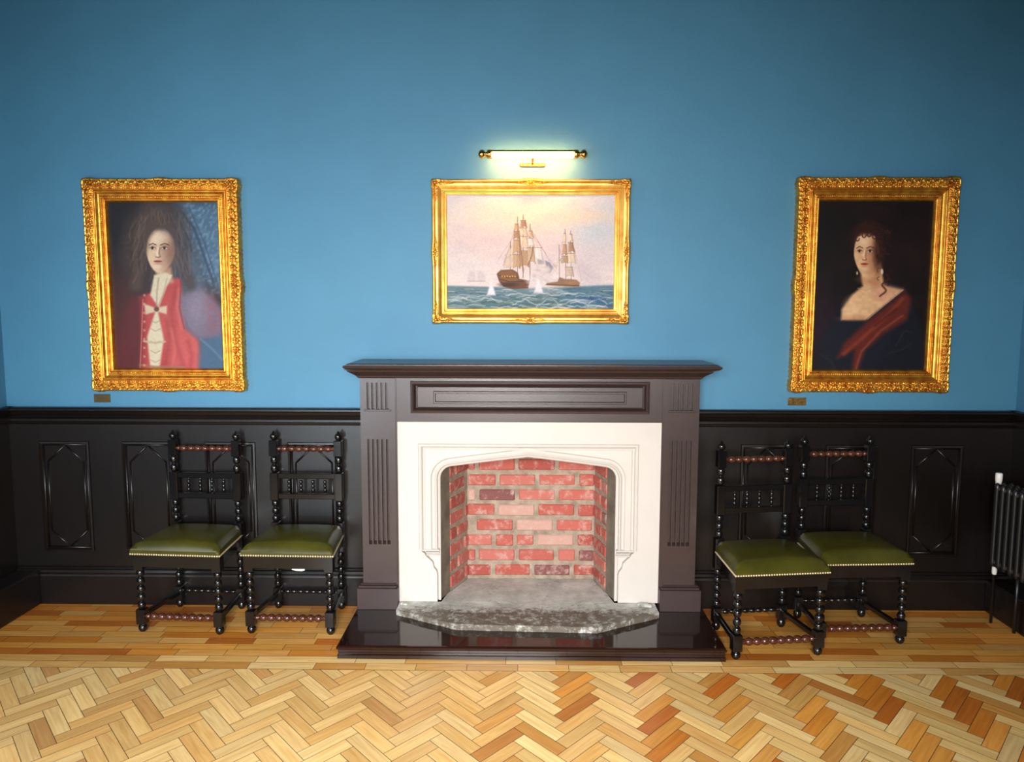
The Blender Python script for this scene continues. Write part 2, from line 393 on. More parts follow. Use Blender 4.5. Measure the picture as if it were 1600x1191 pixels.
for yy in (-2.75, -2.125, -1.5): m.box(XL - .05, XL, yy, yy + .05, .95, 2.35)
for zz in (.95, 1.63, 2.3): m.box(XL - .05, XL, -2.75, -1.45, zz, zz + .05)
m.build('window_4', M_winframe, kind='structure')

# ------------------------------------------------------------------ panelled dado
WP = -.012      # face of the stiles
def wainscot(name, x0, x1, lefts, pw, px_off=0):
    m = MB(); zt, z0, z1 = 1.01, .30, .892
    edges = [x0]
    for l in lefts: edges += [l, l + pw]
    edges.append(x1)
    for i in range(0, len(edges), 2): m.box(edges[i], edges[i + 1], WP, 0, .15, zt)
    for l in lefts:
        m.box(l, l + pw, WP, 0, .15, z0); m.box(l, l + pw, WP, 0, z1, zt); m.box(l, l + pw, -.003, 0, z0, z1)
        # ovolo frame inside the opening
        a, b, c, d = l, l + pw, z0, z1; t = .012
        P = lambda o, y: [(a + o, y, c + o), (b - o, y, c + o), (b - o, y, d - o), (a + o, y, d - o)]
        r = [P(-.006, WP), P(-.003, WP - .006), P(.006, WP - .007), P(.012, WP + .001), P(.016, -.003)]
        for q in range(len(r) - 1):
            for k in range(4): m.add([r[q][k], r[q][(k + 1) % 4], r[q + 1][(k + 1) % 4], r[q + 1][k]], [(0, 1, 2, 3)])
        # applied half round beads: an elongated hexagon, and the panel's own edge
        cx_ = l + pw / 2; h = pw / 2 - .034
        hexa = [(cx_ - h, .405), (cx_, z0 + .016), (cx_ + h, .405), (cx_ + h, .785), (cx_, z1 - .016), (cx_ - h, .785)]
        for (p, q) in zip(hexa, hexa[1:] + hexa[:1]): m.tube([(p[0], -.004, p[1]), (q[0], -.004, q[1])], .0052, 10)
        rc = [(l + .013, z0 + .013), (l + pw - .013, z0 + .013), (l + pw - .013, z1 - .013), (l + .013, z1 - .013)]
        for (p, q) in zip(rc, rc[1:] + rc[:1]): m.tube([(p[0], -.008, p[1]), (q[0], -.008, q[1])], .0055, 10)
    return m.build(name, M_panel, kind='structure')
PW = .262
wainscot('trim_1', XL, -.79, [-2.583, -2.136, -1.689, -1.242], PW)
wainscot('trim_2', .87, XR, [1.169, 1.617, 2.065], PW + .004)
cap = [(0, 1.084), (-.040, 1.084), (-.046, 1.078), (-.046, 1.068), (-.036, 1.062), (-.030, 1.046), (-.026, 1.040), (-.030, 1.034), (-.026, 1.026), (-.020, 1.020), (-.020, 1.008), (-.024, 1.004), (-.022, .996), (-.012, .990), (0, .990)]
skp = [(0, .0), (-.030, .0), (-.030, .158), (-.027, .165), (-.027, .172), (-.030, .178), (-.024, .190), (-.018, .196), (-.018, .203), (-.012, .210), (0, .212)]
MB().extrude_x(cap, XL, -.79).build('trim_3', M_panel, kind='structure')
MB().extrude_x(cap, .87, XR).build('trim_4', M_panel, kind='structure')
MB().extrude_x(skp, XL, -.79).build('baseboard_back', M_panel, kind='structure')
MB().extrude_x(skp, .87, XR).build('baseboard_fireside', M_panel, kind='structure')
# side walls: panelling above a deep boxed skirting
def side(sgn, xw, depth, hz, nm, nb):
    m = MB(); s = sgn
    a, b = sorted((xw, xw + s * .012)); m.box(a, b, ROOM_Y, 0, 0, 1.01)
    a, b = sorted((xw, xw + s * .044)); m.box(a, b, ROOM_Y, 0, 1.045, 1.084)
    a, b = sorted((xw, xw + s * .028)); m.box(a, b, ROOM_Y, 0, 1.0, 1.045)
    m.build(nm, M_panel, kind='structure')
    m = MB(); a, b = sorted((xw + s * .011, xw + s * depth)); m.box(a, b, ROOM_Y, -.029, 0, hz, bev=.006)
    m.build(nb, M_panel, kind='structure')
side(1, XL, .139, .192, 'trim_5', 'baseboard_left')
side(-1, XR, .114, .175, 'trim_6', 'baseboard_right')

# ------------------------------------------------------------------ wooden fireplace surround
SX0, SX1 = -.630, .708          # stone opening in the wood
surround = empty('fireplace_surround', (.04, -.1, .065), label='dark brown wooden fireplace surround with fluted pilasters and moulded shelf', category='fireplace surround')
def loc(o):    # keep world coordinates for parts of a located empty
    p = o.parent; o.matrix_parent_inverse = Matrix.Translation(p.location).inverted(); return o
def under(o, parent):
    o.parent = parent
    # parts are modelled in world coordinates: shift mesh into the parent's frame
    T = Matrix.Translation(-Vector(parent_world(parent))); o.data.transform(T); return o
def parent_world(p):
    v = Vector((0, 0, 0))
    while p is not None: v = v + p.location; p = p.parent
    return v
shelfp = [(.0, 1.300), (.118, 1.316), (.128, 1.322), (.132, 1.328), (.130, 1.334), (.122, 1.336), (.122, 1.339), (.110, 1.344)]
under(MB().u_mould(shelfp, -.735, .835, .205).build('mantel_shelf', M_mantel), surround)
corn = [(.004, 1.262), (.012, 1.266), (.016, 1.274), (.03, 1.284), (.052, 1.298), (.056, 1.306), (.07, 1.308)]
under(MB().u_mould(corn, -.813, .892, .195).build('cornice', M_mantel), surround)
# frieze with a moulded panel
m = MB(); FY = -.196; fz0, fz1 = 1.040, 1.266
pa, pb, pc, pd = -.548, .632, 1.096, 1.236
m.box(-.630, pa, FY, -.06, fz0, fz1); m.box(pb, .708, FY, -.06, fz0, fz1); m.box(pa, pb, FY, -.06, fz0, pc); m.box(pa, pb, FY, -.06, pd, fz1)
under(m.build('frieze', M_mantel), surround)
m = MB()
def ringset(m, rects, xs):
    a, b, c, d = xs
    P = lambda o, y: [(a + o, y, c + o), (b - o, y, c + o), (b - o, y, d - o), (a + o, y, d - o)]
    r = [P(o, y) for o, y in rects]
    for q in range(len(r) - 1):
        for k in range(4): m.add([r[q][k], r[q][(k + 1) % 4], r[q + 1][(k + 1) % 4], r[q + 1][k]], [(0, 1, 2, 3)])
    m.add(r[-1], [(0, 1, 2, 3)])
ringset(m, [(-.012, FY - .0005), (-.010, FY - .009), (0, FY - .012), (.007, FY - .006), (.011, FY + .012), (.016, FY + .015)], (pa, pb, pc, pd))
m.box(-.528, .612, FY + .002, FY + .02, 1.112, 1.220, bev=.004)
ringset(m, [(0, FY + .0019), (.003, FY - .006), (.010, FY - .006), (.013, FY + .0015)], (-.445, .528, 1.132, 1.197))
under(m.build('frieze_panel', M_mantel), surround)
def pilaster(x0, x1, outer):
    yf = -.205
    p = MB(); g = .024                      # fluted face layer .014 thick over the core
    core = yf + g
    p.box(x0, x1, core, -.0, .19, 1.262)
    w_ = x1 - x0; c = (x0 + x1) / 2
    def layer(z0, z1, flutes):
        if not flutes: p.box(x0, x1, yf, core, z0, z1); return
        fx = [c - .047 + i * .0235 for i in range(5)]; hw = .0083; x = x0
        for f in fx: p.box(x, f - hw, yf, core, z0, z1, bev=0); x = f + hw
        p.box(x, x1, yf, core, z0, z1)
    layer(.19, .405, False); layer(.405, .952, True); layer(.952, 1.105, False); layer(1.105, 1.24, True); layer(1.24, 1.262, False)
    # capital block stands a little proud below the cornice
    for k in range(5):
        f = c - .047 + k * .0235
        p.add([(f - .0075, core - .0002, .418), (f + .0075, core - .0002, .418), (f + .0075, yf - .0003, .404), (f - .0075, yf - .0003, .404)], [(0, 1, 2, 3)])
    o = under(p.build('pilaster', M_mantel), surround)
    r = MB(); r.box(c - .068, c + .068, yf - .004, yf + .002, 1.094, 1.105, bev=.002)
    q = r.build('capital_bead', M_mantel); q.parent = o; q.data.transform(Matrix.Translation(-parent_world(o)))
    n = MB(); a, b = (x0 - .03, x1 + .004) if outer < 0 else (x0 - .004, x1 + .03)
    n.box(a, b, -.228, -0, .0655, .178, bev=.002)
    n.box(a + .006, b - .006, -.222, -0, .178, .190, bev=.003); n.box(a + .014, b - .010, -.215, -0, .190, .200, bev=.004)
    under(n.build('plinth', M_mantel), surround)
pilaster(-.813, -.636, -1)
pilaster(.714, .892, 1)
# narrow inner slips beside the stone
for a, b in ((-.636, -.6305), (.7085, .714)):
    under(MB().box(a, b, -.199, -.05, .0655, 1.262).build('inner_slip', M_mantel), surround)

# ------------------------------------------------------------------ stone chimneypiece with tudor arch
stone = empty('stone_fire_opening', (.038, -.12, .0955), label='cream painted stone fireplace front with low pointed arch opening', category='stone fireplace')
OX0, OX1 = -.416, .486; SF = -.190; ZB = .0962; ZS = .372      # ZS: level where the mouldings stop
def arch_loop(o, zb):
    """opening outline pushed outwards by o, from bottom left round to bottom right"""
    pts = []; x0, x1 = OX0 - o, OX1 + o; cx_ = (OX0 + OX1) / 2; r = .062 + o
    zc = .742; kx = OX0 + .062; ang = math.radians(80)
    nv = 5
    for i in range(nv): pts.append((x0, zb + (zc - zb) * i / (nv - 1)))
    for i in range(1, 9):
        a = ang * i / 8; pts.append((kx - r * math.cos(a), zc + r * math.sin(a)))
    ax, az = pts[-1]; apex = .853 + o * 1.02
    for i in range(1, 6):
        t = i / 6; pts.append((ax + (cx_ - ax) * t, az + (apex - az) * (t + .10 * t * (1 - t))))
    left = list(pts); pts.append((cx_, apex))
    for p in reversed(left): pts.append((2 * cx_ - p[0], p[1]))
    return pts
def rect_loop(x0, x1, zt, zb, ref):
    """rectangle with the same number of points as an arch loop"""
    n = len(ref); cx_ = (x0 + x1) / 2; out = []; half = n // 2
    for i in range(half):
        if i < 5: out.append((x0, zb + (zt - .11 - zb) * i / 4))
        elif i <= 8: out.append((x0, zt - .11 + .11 * (i - 4) / 4))
        else: out.append((x0 + (cx_ - x0) * (i - 8) / (half - 8), zt))
    return out + [(cx_, zt)] + [(2 * cx_ - p[0], p[1]) for p in reversed(out)]
def strip(m, A, ya, B, yb, smooth=False):
    n = len(A); P = [[(p[0], ya, p[1]) for p in A], [(p[0], yb, p[1]) for p in B]]
    m.grid(P, smooth=smooth)
m = MB()
L_in = arch_loop(0, ZS)
seq = [(0, -.060), (0, SF + .034), (.004, SF + .030), (.013, SF + .026), (.017, SF + .014), (.022, SF + .012), (.028, SF + .018), (.034, SF + .022), (.042, SF + .020), (.047, SF + .012), (.050, SF + .010)]
for (o1, y1), (o2, y2) in zip(seq[:-1], seq[1:]): strip(m, arch_loop(o1, ZS), y1, arch_loop(o2, ZS), y2)
RX0, RX1, RT = -.512, .584, .914
ref = L_in
R = lambda o: rect_loop(RX0 - o, RX1 + o, RT + o, ZS, ref)
strip(m, arch_loop(.050, ZS), SF + .010, R(-.022), SF + .011)
for (o1, y1), (o2, y2) in zip([(-.022, .011), (-.016, .016), (-.008, .012), (-.004, .001), (.002, -.003), (.009, -.002), (.012, .003), (.015, 0)][:-1], [(-.016, .016), (-.008, .012), (-.004, .001), (.002, -.003), (.009, -.002), (.012, .003), (.015, 0)]):
    strip(m, R(o1), SF + y1, R(o2), SF + y2)
strip(m, R(.015), SF, rect_loop(SX0, SX1, 1.0395, ZS, ref), SF)
under(m.build('arched_head', M_stone), stone)
# solid jamb feet below the stop of the mouldings, with corbelled stops
def jamb(sg):
    xi = OX0 if sg < 0 else OX1; xo = SX0 if sg < 0 else SX1; f = lambda d: xi + sg * d        # d measured outward from the opening
    m = MB()
    pts = [(f(0), -.060), (f(0), SF + .034), (f(.004), SF + .030), (f(.013), SF + .026), (f(.0135), SF + .002), (f(.017), SF), (xo, SF), (xo, -.060)]
    n = len(pts); ZC = ZS
    vs = [(x, y, ZB) for x, y in pts] + [(x, y, ZC if i < 4 else ZC - .0) for i, (x, y) in enumerate(pts)]
    # outline of the front face steps in as a corbel profile
    prof = [(.096, ZS), (.093, ZS - .012), (.082, ZS - .018), (.074, ZS - .034), (.058, ZS - .048), (.040, ZS - .066), (.034, ZS - .094), (.020, ZS - .112), (.0165, ZS - .13)]
    front = [(f(.0165), ZB)] + [(f(d), z) for d, z in reversed(prof)] + [(xo, ZS), (xo, ZB)]
    m.add([(x, SF, z) for x, z in front] + [(x, -.060, z) for x, z in front], [tuple(range(len(front))), tuple(range(2 * len(front) - 1, len(front) - 1, -1))] + [(i, (i + 1) % len(front), len(front) + (i + 1) % len(front), len(front) + i) for i in range(len(front))])
    # recessed cavetto bodies behind the corbel edge
    q = [(f(0), ZB), (f(0), ZS), (f(.098), ZS), (f(.098), ZB)]
    m.box(*sorted((f(0), f(.099))), SF + .026, -.060, ZB, ZS)
    # sloping stop ledge and the two fillets under it
    for dz, t, dy in ((0.0, .010, .004), (-.016, .008, .010), (-.03, .008, .016)):
        a, b = sorted((f(.004), f(.096 - (.0 if dz == 0 else .018)))); zz = ZS + dz
        m.box(a, b, SF + dy, -.08, zz - t, zz, bev=.003)
    m.box(*sorted((f(-.0006), f(.0135))), SF + .018, SF + .05, ZB, ZS - .03, bev=.002)
    under(m.build('jamb', M_stone), stone)
jamb(-1); jamb(1)
for (xa, xb) in ((OX0 + .0008, OX0 + .036), (OX1 - .0008, OX1 - .032)):
    m = MB(); m.add([(xa, SF + .042, ZB), (xb, -.054, ZB), (xb, -.054, .90), (xa, SF + .042, .90)], [(0, 1, 2, 3)])
    m.add([(xb, -.054, ZB), (xa, -.054, ZB), (xa, -.054, .90), (xb, -.054, .90)], [(0, 1, 2, 3)])
    under(m.build('reveal', M_reveal, fix=False), stone)

# ------------------------------------------------------------------ brick lined firebox
fire = empty('brick_firebox', (.05, .0, .0955), label='red brick lined recess with pale mortar inside the stone arch', category='brick fireplace recess')
def brick_wall(name, A, B, z0, courses, ch, shift0, seed, top=.985):
    """bricks on the plane through A->B (x, y), facing the room"""
    rnd = random.Random(seed); m = MB(); tones = []
    A = Vector((A[0], A[1], 0)); B = Vector((B[0], B[1], 0)); u = (B - A).normalized(); n = Vector((u.y, -u.x, 0)); Lw = (B - A).length
    Mx = Matrix(((u.x, -n.x, 0, A.x), (u.y, -n.y, 0, A.y), (0, 0, 1, 0), (0, 0, 0, 1)))   # local x along wall, local -y outwards
    cols = [(164, 80, 68), (158, 74, 62), (170, 88, 76), (150, 68, 58), (172, 96, 84), (162, 82, 70)]
    for c in range(courses):
        z = z0 + c * ch; x = -shift0 if c % 2 == 0 else -shift0 - .11 + .0
        x += rnd.uniform(-.02, .02)
        while x < Lw:
            l = .200 if rnd.random() < .93 else .095
            a, b = max(x, .002), min(x + l, Lw - .002)
            if b - a > .03 and z + ch * .6 < top:
                k = len(m.f); j = lambda s: rnd.uniform(-s, s)
                m.box(a + j(.002), b + j(.002), -.007 + j(.003), .012, z + .011 + j(.003), min(z + ch - .013 + j(.003), top - .002), M=Mx, bev=.006)
                col = rnd.choice(cols); r_ = rnd.random()
                if r_ < .05 and l > .15: col = (116, 68, 66)
                elif r_ < .17: col = (178, 138, 124)
                tones += [lin(col)] * (len(m.f) - k)
            x += l + .022
    k = len(m.f); m.box(0, Lw, .0, .015, z0 - .02, top, M=Mx, mi=1); tones += [(.3, .3, .3)] * (len(m.f) - k)
    o = m.build(name, [M_brick, M_mortar]); T = Matrix.Translation(-parent_world(fire)); o.data.transform(T); o.parent = fire
    set_tone(o, tones); return o
CH = .0862
bl, br, fl, fr = (-.300, .150), (.408, .150), (-.378, -.053), (.452, -.053)
brick_wall('back_lining', bl, br, .104, 11, CH, .06, 3)
brick_wall('side_lining', (fl[0] - .004, fl[1]), bl, .104, 11, CH, .03, 4)
brick_wall('side_lining', br, (fr[0] + .004, fr[1]), .104, 11, CH, .09, 5)
m = MB(); m.box(-.46, .55, -.055, .2, .985, 1.0)
o = m.build('soffit', M_mortar); o.data.transform(Matrix.Translation(-parent_world(fire))); o.parent = fire

# ------------------------------------------------------------------ hearths
hp = [(.0, .0), (.006, .003), (.006, .020), (.000, .024), (.000, .030), (.003, .034), (.003, .044), (.009, .050), (.010, .058), (.006, .064), (.0, .0655)]
o = MB().u_mould([(a, b) for a, b in hp], -.840, .935, .630, yb=.0).build('hearth_platform', M_hearthwood,
    label='low glossy dark wood hearth platform with moulded edge under the fireplace', category='hearth')
def slab():
    poly = [(-.628, -.262), (-.630, -.292), (-.311, -.462), (.366, -.486), (.694, -.306), (.692, -.262)]
    full = [(-.628, -.192)] + poly + [(.692, -.192)] + [(OX1 - .002, -.192), (OX1 - .028, -.052), (.450, -.05), (.405, .14), (-.297, .14), (-.376, -.05), (OX0 + .030, -.052), (OX0 + .002, -.192)]
    import bmesh
    bm = bmesh.new()
    vs = [bm.verts.new((x, y, .0658)) for x, y in full]; f = bm.faces.new(vs); bm.normal_update()
    if f.normal.z < 0: f.normal_flip()
    r = bmesh.ops.extrude_face_region(bm, geom=[f]); up = [v for v in r['geom'] if isinstance(v, bmesh.types.BMVert)]
    for v in up: v.co.z = .0952
    top = [g for g in r['geom'] if isinstance(g, bmesh.types.BMFace)][0]
    bmesh.ops.triangulate(bm, faces=[top], ngon_method='EAR_CLIP')
    for _ in range(5):
        es = [e for e in bm.edges if e.calc_length() > .03]
        if es: bmesh.ops.subdivide_edges(bm, edges=es, cuts=1)
        bmesh.ops.triangulate(bm, faces=[f for f in bm.faces if len(f.verts) > 4])
    from mathutils import noise
    for v in bm.verts:
        if v.co.z > .09 and v.co.y < -.19:
            v.co.z += .003 * noise.noise(v.co * 14) + .0012 * noise.noise(v.co * 50)
            if v.co.y < -.25: v.co.y += .003 * noise.noise(v.co * 30); 
        elif v.co.y < -.25: v.co.y += .003 * noise.noise(v.co * 22)
    bmesh.ops.recalc_face_normals(bm, faces=bm.faces)
    me = bpy.data.meshes.new('hearth_slab'); bm.to_mesh(me); bm.free(); me.materials.append(M_slab)
    o = bpy.data.objects.new('hearth_slab', me); C.collection.objects.link(o)
    o['label'] = 'worn grey stone hearth slab with clipped corners on the dark platform'; o['category'] = 'hearthstone'
    # old mortar lumps at its back corners
    for (x, y, s_) in ((-.585, -.222, .026), (.64, -.222, .034)):
        q = MB()
        for k in range(5): q.ball((x + random.uniform(-.03, .03), y + random.uniform(-.012, .01), .098), s_ * random.uniform(.35, .6), 8, .6)
        q.build('mortar_lump', M_slab, o)
slab()

# ------------------------------------------------------------------ chairs
ZAX = Matrix.Identity(4)
def along(p, d):     # maps local z onto direction d, origin p
    d = Vector(d).normalized(); q = Vector((0, 0, 1)).rotation_difference(d)
    return Matrix.Translation(Vector(p)) @ q.to_matrix().to_4x4()
def beads(z0, z1, n, r, rn=None):
    """bobbin turning profile between z0 and z1"""
    rn = rn or r * .30; prof = []; s = (z1 - z0) / n
    for i in range(n):
        a = z0 + i * s
        for t in (0, .04, .10, .20, .34, .5, .66, .80, .90, .96):
            rr = rn + (r - rn) * math.sqrt(max(0, 1 - (2 * t - 1) ** 2)) if 0 < t < 1 else rn
            prof.append((rr, a + t * s))
    prof.append((rn, z1)); return prof
def make_chair():
    root = empty('dining_chair', (0, 0, 0))
    fw, rw, fy, ry = .199, .172, -.155, .155
    b = .0225
    for s in (-1, 1):                                              # front legs
        m = MB(); x = s * fw
        m.lathe([(.012, 0), (.019, .008), (.022, .02), (.019, .032), (.012, .038), (.012, .042)], 14, Matrix.Translation((x, fy, 0)))
        m.box(x - b, x + b, fy - b, fy + b, .040, .118, bev=.003)
        m.lathe(beads(.116, .322, 5, .0195), 14, Matrix.Translation((x, fy, 0)))
        m.box(x - b, x + b, fy - b, fy + b, .320, .400, bev=.002)
        m.build('leg', M_black, root)
    for s in (-1, 1):                                              # rear posts run up to the finials
        m = MB(); x = s * rw; T = Matrix.Translation((x, ry, 0)); c = .021
        m.lathe([(.012, 0), (.018, .008), (.021, .02), (.018, .032), (.012, .042)], 14, T)
        m.box(x - c, x + c, ry - c, ry + c, .040, .118, bev=.003)
        m.lathe(beads(.116, .322, 5, .0185), 14, T)
        m.box(x - c, x + c, ry - c, ry + c, .320, .478, bev=.003)
        m.lathe(beads(.476, .598, 3, .0185), 14, T)
        m.box(x - c, x + c, ry - c, ry + c, .596, .745, bev=.003)
        m.lathe(beads(.743, .836, 2, .0195), 14, T)
        m.box(x - c, x + c, ry - c, ry + c, .834, .918, bev=.003)
        m.lathe([(.010, .916), (.010, .921), (.017, .928), (.0195, .938), (.017, .948), (.009, .955), (.0075, .958), (.005, .964), (.001, .968)], 14, T)
        m.build('leg', M_black, root, label='tall rear post with blocks, bobbins and a ball finial')
    xi = rw - .02
    m = MB(); m.lathe([(.010, -xi), (.013, -.138)] + beads(-.136, .136, 7, .0165) + [(.013, .138), (.010, xi)], 14, along((0, ry, .872), (1, 0, 0)))
    m.build('top_rail', M_brownturn, root, label='reddish brown bobbin turned top rail')
    for z in (.617, .727):
        MB().box(-xi, xi, ry - .012, ry + .012, z - .0145, z + .0145, bev=.003).build('back_rail', M_black, root)
    for k in range(4):
        x = -.096 + k * .064
        m = MB(); m.lathe([(.006, .630)] + beads(.640, .704, 3, .0095) + [(.006, .714)], 10, Matrix.Translation((x, ry, 0)))
        m.build('spindle', M_black, root)
    xf = fw - .021
    m = MB(); m.lathe([(.010, -xf), (.014, -.160)] + beads(-.158, .158, 8, .0185) + [(.014, .160), (.010, xf)], 14, along((0, fy, .079), (1, 0, 0)))
    m.build('stretcher', M_brownturn, root, label='reddish brown bobbin turned front stretcher')
    m = MB(); m.lathe([(.009, -xi)] + beads(-.14, .14, 8, .0125) + [(.009, xi)], 12, along((0, ry, .092), (1, 0, 0)))
    m.build('stretcher', M_black, root)
    for s in (-1, 1):
        a = Vector((s * fw, fy + .02, .082)); c = Vector((s * rw, ry - .02, .082)); d = c - a; m = MB()
        m.box(-.010, .010, -.013, .013, 0, d.length, M=along(a, d), bev=.003)
        m.build('stretcher', M_black, root)
    # seat rail: a trapezoid frame
    def trap(m, wf, wr, yf, yr, z0, z1):
        pts = [(-wf, yf), (wf, yf), (wr, yr), (-wr, yr)]
        m.add([(x, y, z) for z in (z0, z1) for x, y in pts], [(0, 3, 2, 1), (4, 5, 6, 7), (0, 1, 5, 4), (1, 2, 6, 5), (2, 3, 7, 6), (3, 0, 4, 7)])
    m = MB()
    t = .022; F = [(-.221, -.178), (.221, -.178), (.176, .150), (-.176, .150)]; G = [(-.196, -.158), (.196, -.158), (.156, .130), (-.156, .130)]
    vs = [(x, y, z) for z in (.340, .402) for P in (F, G) for x, y in P]; fs = []
    for i in range(4):
        j = (i + 1) % 4; fs += [(i, j, 8 + j, 8 + i), (4 + i, 12 + i, 12 + j, 4 + j), (8 + i, 8 + j, 12 + j, 12 + i), (i, 4 + i, 4 + j, j)]
    m.add(vs, fs); m.build('seat_rail', M_black, root)
    # upholstered seat: domed leather
    nx, ny = 26, 24; P = []
    m = MB()
    def seat_pt(u, v):
        wv = .224 + (.187 - .224) * v; x = (2 * u - 1) * wv; y = -.186 + (.166 + .186 - .018) * v
        return x, y
    top = []
    for i in range(ny + 1):
        row = []
        for j in range(nx + 1):
            u, v = j / nx, i / ny; x, y = seat_pt(u, v)
            e = min(u, 1 - u) * 2 * .21; f = min(v, 1 - v) * .34; 
            q = lambda d, r: 1 if d >= r else math.sqrt(max(0, 1 - (1 - d / r) ** 2))
            h = .434 + .030 * q(min(e, f), .048) + .017 * math.sin(PI * u) ** .8 * math.sin(PI * min(1, v)) ** .8
            row.append((x, y, h + .008 * v))
        top.append(row)
    m.grid(top)
    ring = [top[0][j] for j in range(nx + 1)] + [top[i][nx] for i in range(1, ny + 1)] + [top[ny][j] for j in range(nx - 1, -1, -1)] + [top[i][0] for i in range(ny - 1, 0, -1)]
    n = len(ring); lower = []
    for z, o in ((None, 0), (.428, .0030), (.419, .0038), (.410, .003), (.402, .001)):
        lower.append([(p[0] * (1 + o / .22), p[1] + (o if p[1] > 0 else -o), p[2] if z is None else z + .0 * p[1]) for p in ring])
    for a, b_ in zip(lower[:-1], lower[1:]):
        m.grid([a + [a[0]], b_ + [b_[0]]])
    m.add(lower[-1], [tuple(range(n))])
    m.build('seat_cushion', M_leather, root)
    # brass nails close together round the lower edge
    m = MB(); R_ = lower[-1]; cyc = R_ + [R_[0]]
    acc = 0; step = .0122
    for a, b_ in zip(cyc[:-1], cyc[1:]):
        a, b_ = Vector(a), Vector(b_); l = (b_ - a).length
        while acc < l:
            p = a + (b_ - a) * (acc / l); out = Vector((p.x, p.y, 0)).normalized()
            m.ball((p.x + out.x * .001, p.y + out.y * .001, .4075), .0056, 6); acc += step
        acc -= l
    m.build('nail_trim', M_nail, root, kind='stuff', label='close row of brass upholstery nails')
    return root
chair = make_chair()
CH_SPOTS = [((-1.683, -.213), -3.5, 'ebonised chair with green leather seat, leftmost, nearest the left corner'),
            ((-1.139, -.213), -1.2, 'ebonised green seated chair close beside the left pilaster, white tag under its seat'),
            ((1.176, -.418), 7, 'ebonised green seated chair standing forward at the right end of the hearth'),
            ((1.632, -.278), 3.5, 'ebonised green seated chair half behind its neighbour, farthest right')]
chairs = []
for i, ((x, y), a, lab) in enumerate(CH_SPOTS):
    o = chair if i == 0 else copy_tree(chair)
    o.location = (x, y, 0); o.rotation_euler = (0, 0, math.radians(a)); o['label'] = lab; o['category'] = 'chair'; o['group'] = 'bobbin turned chairs along the panelled wall'
    chairs.append(o)
m = MB(); m.add([(.02, -.176, .34), (.055, -.178, .34), (.056, -.180, .332), (.082, -.178, .331), (.084, -.176, .34), (.07, -.170, .325), (.04, -.172, .327), (.018, -.175, .334)], [(0, 1, 4, 7), (1, 2, 3, 4), (7, 6, 5, 4)])
m.build('paper_tag', M_paper, chairs[1], fix=False, label='white paper tag')

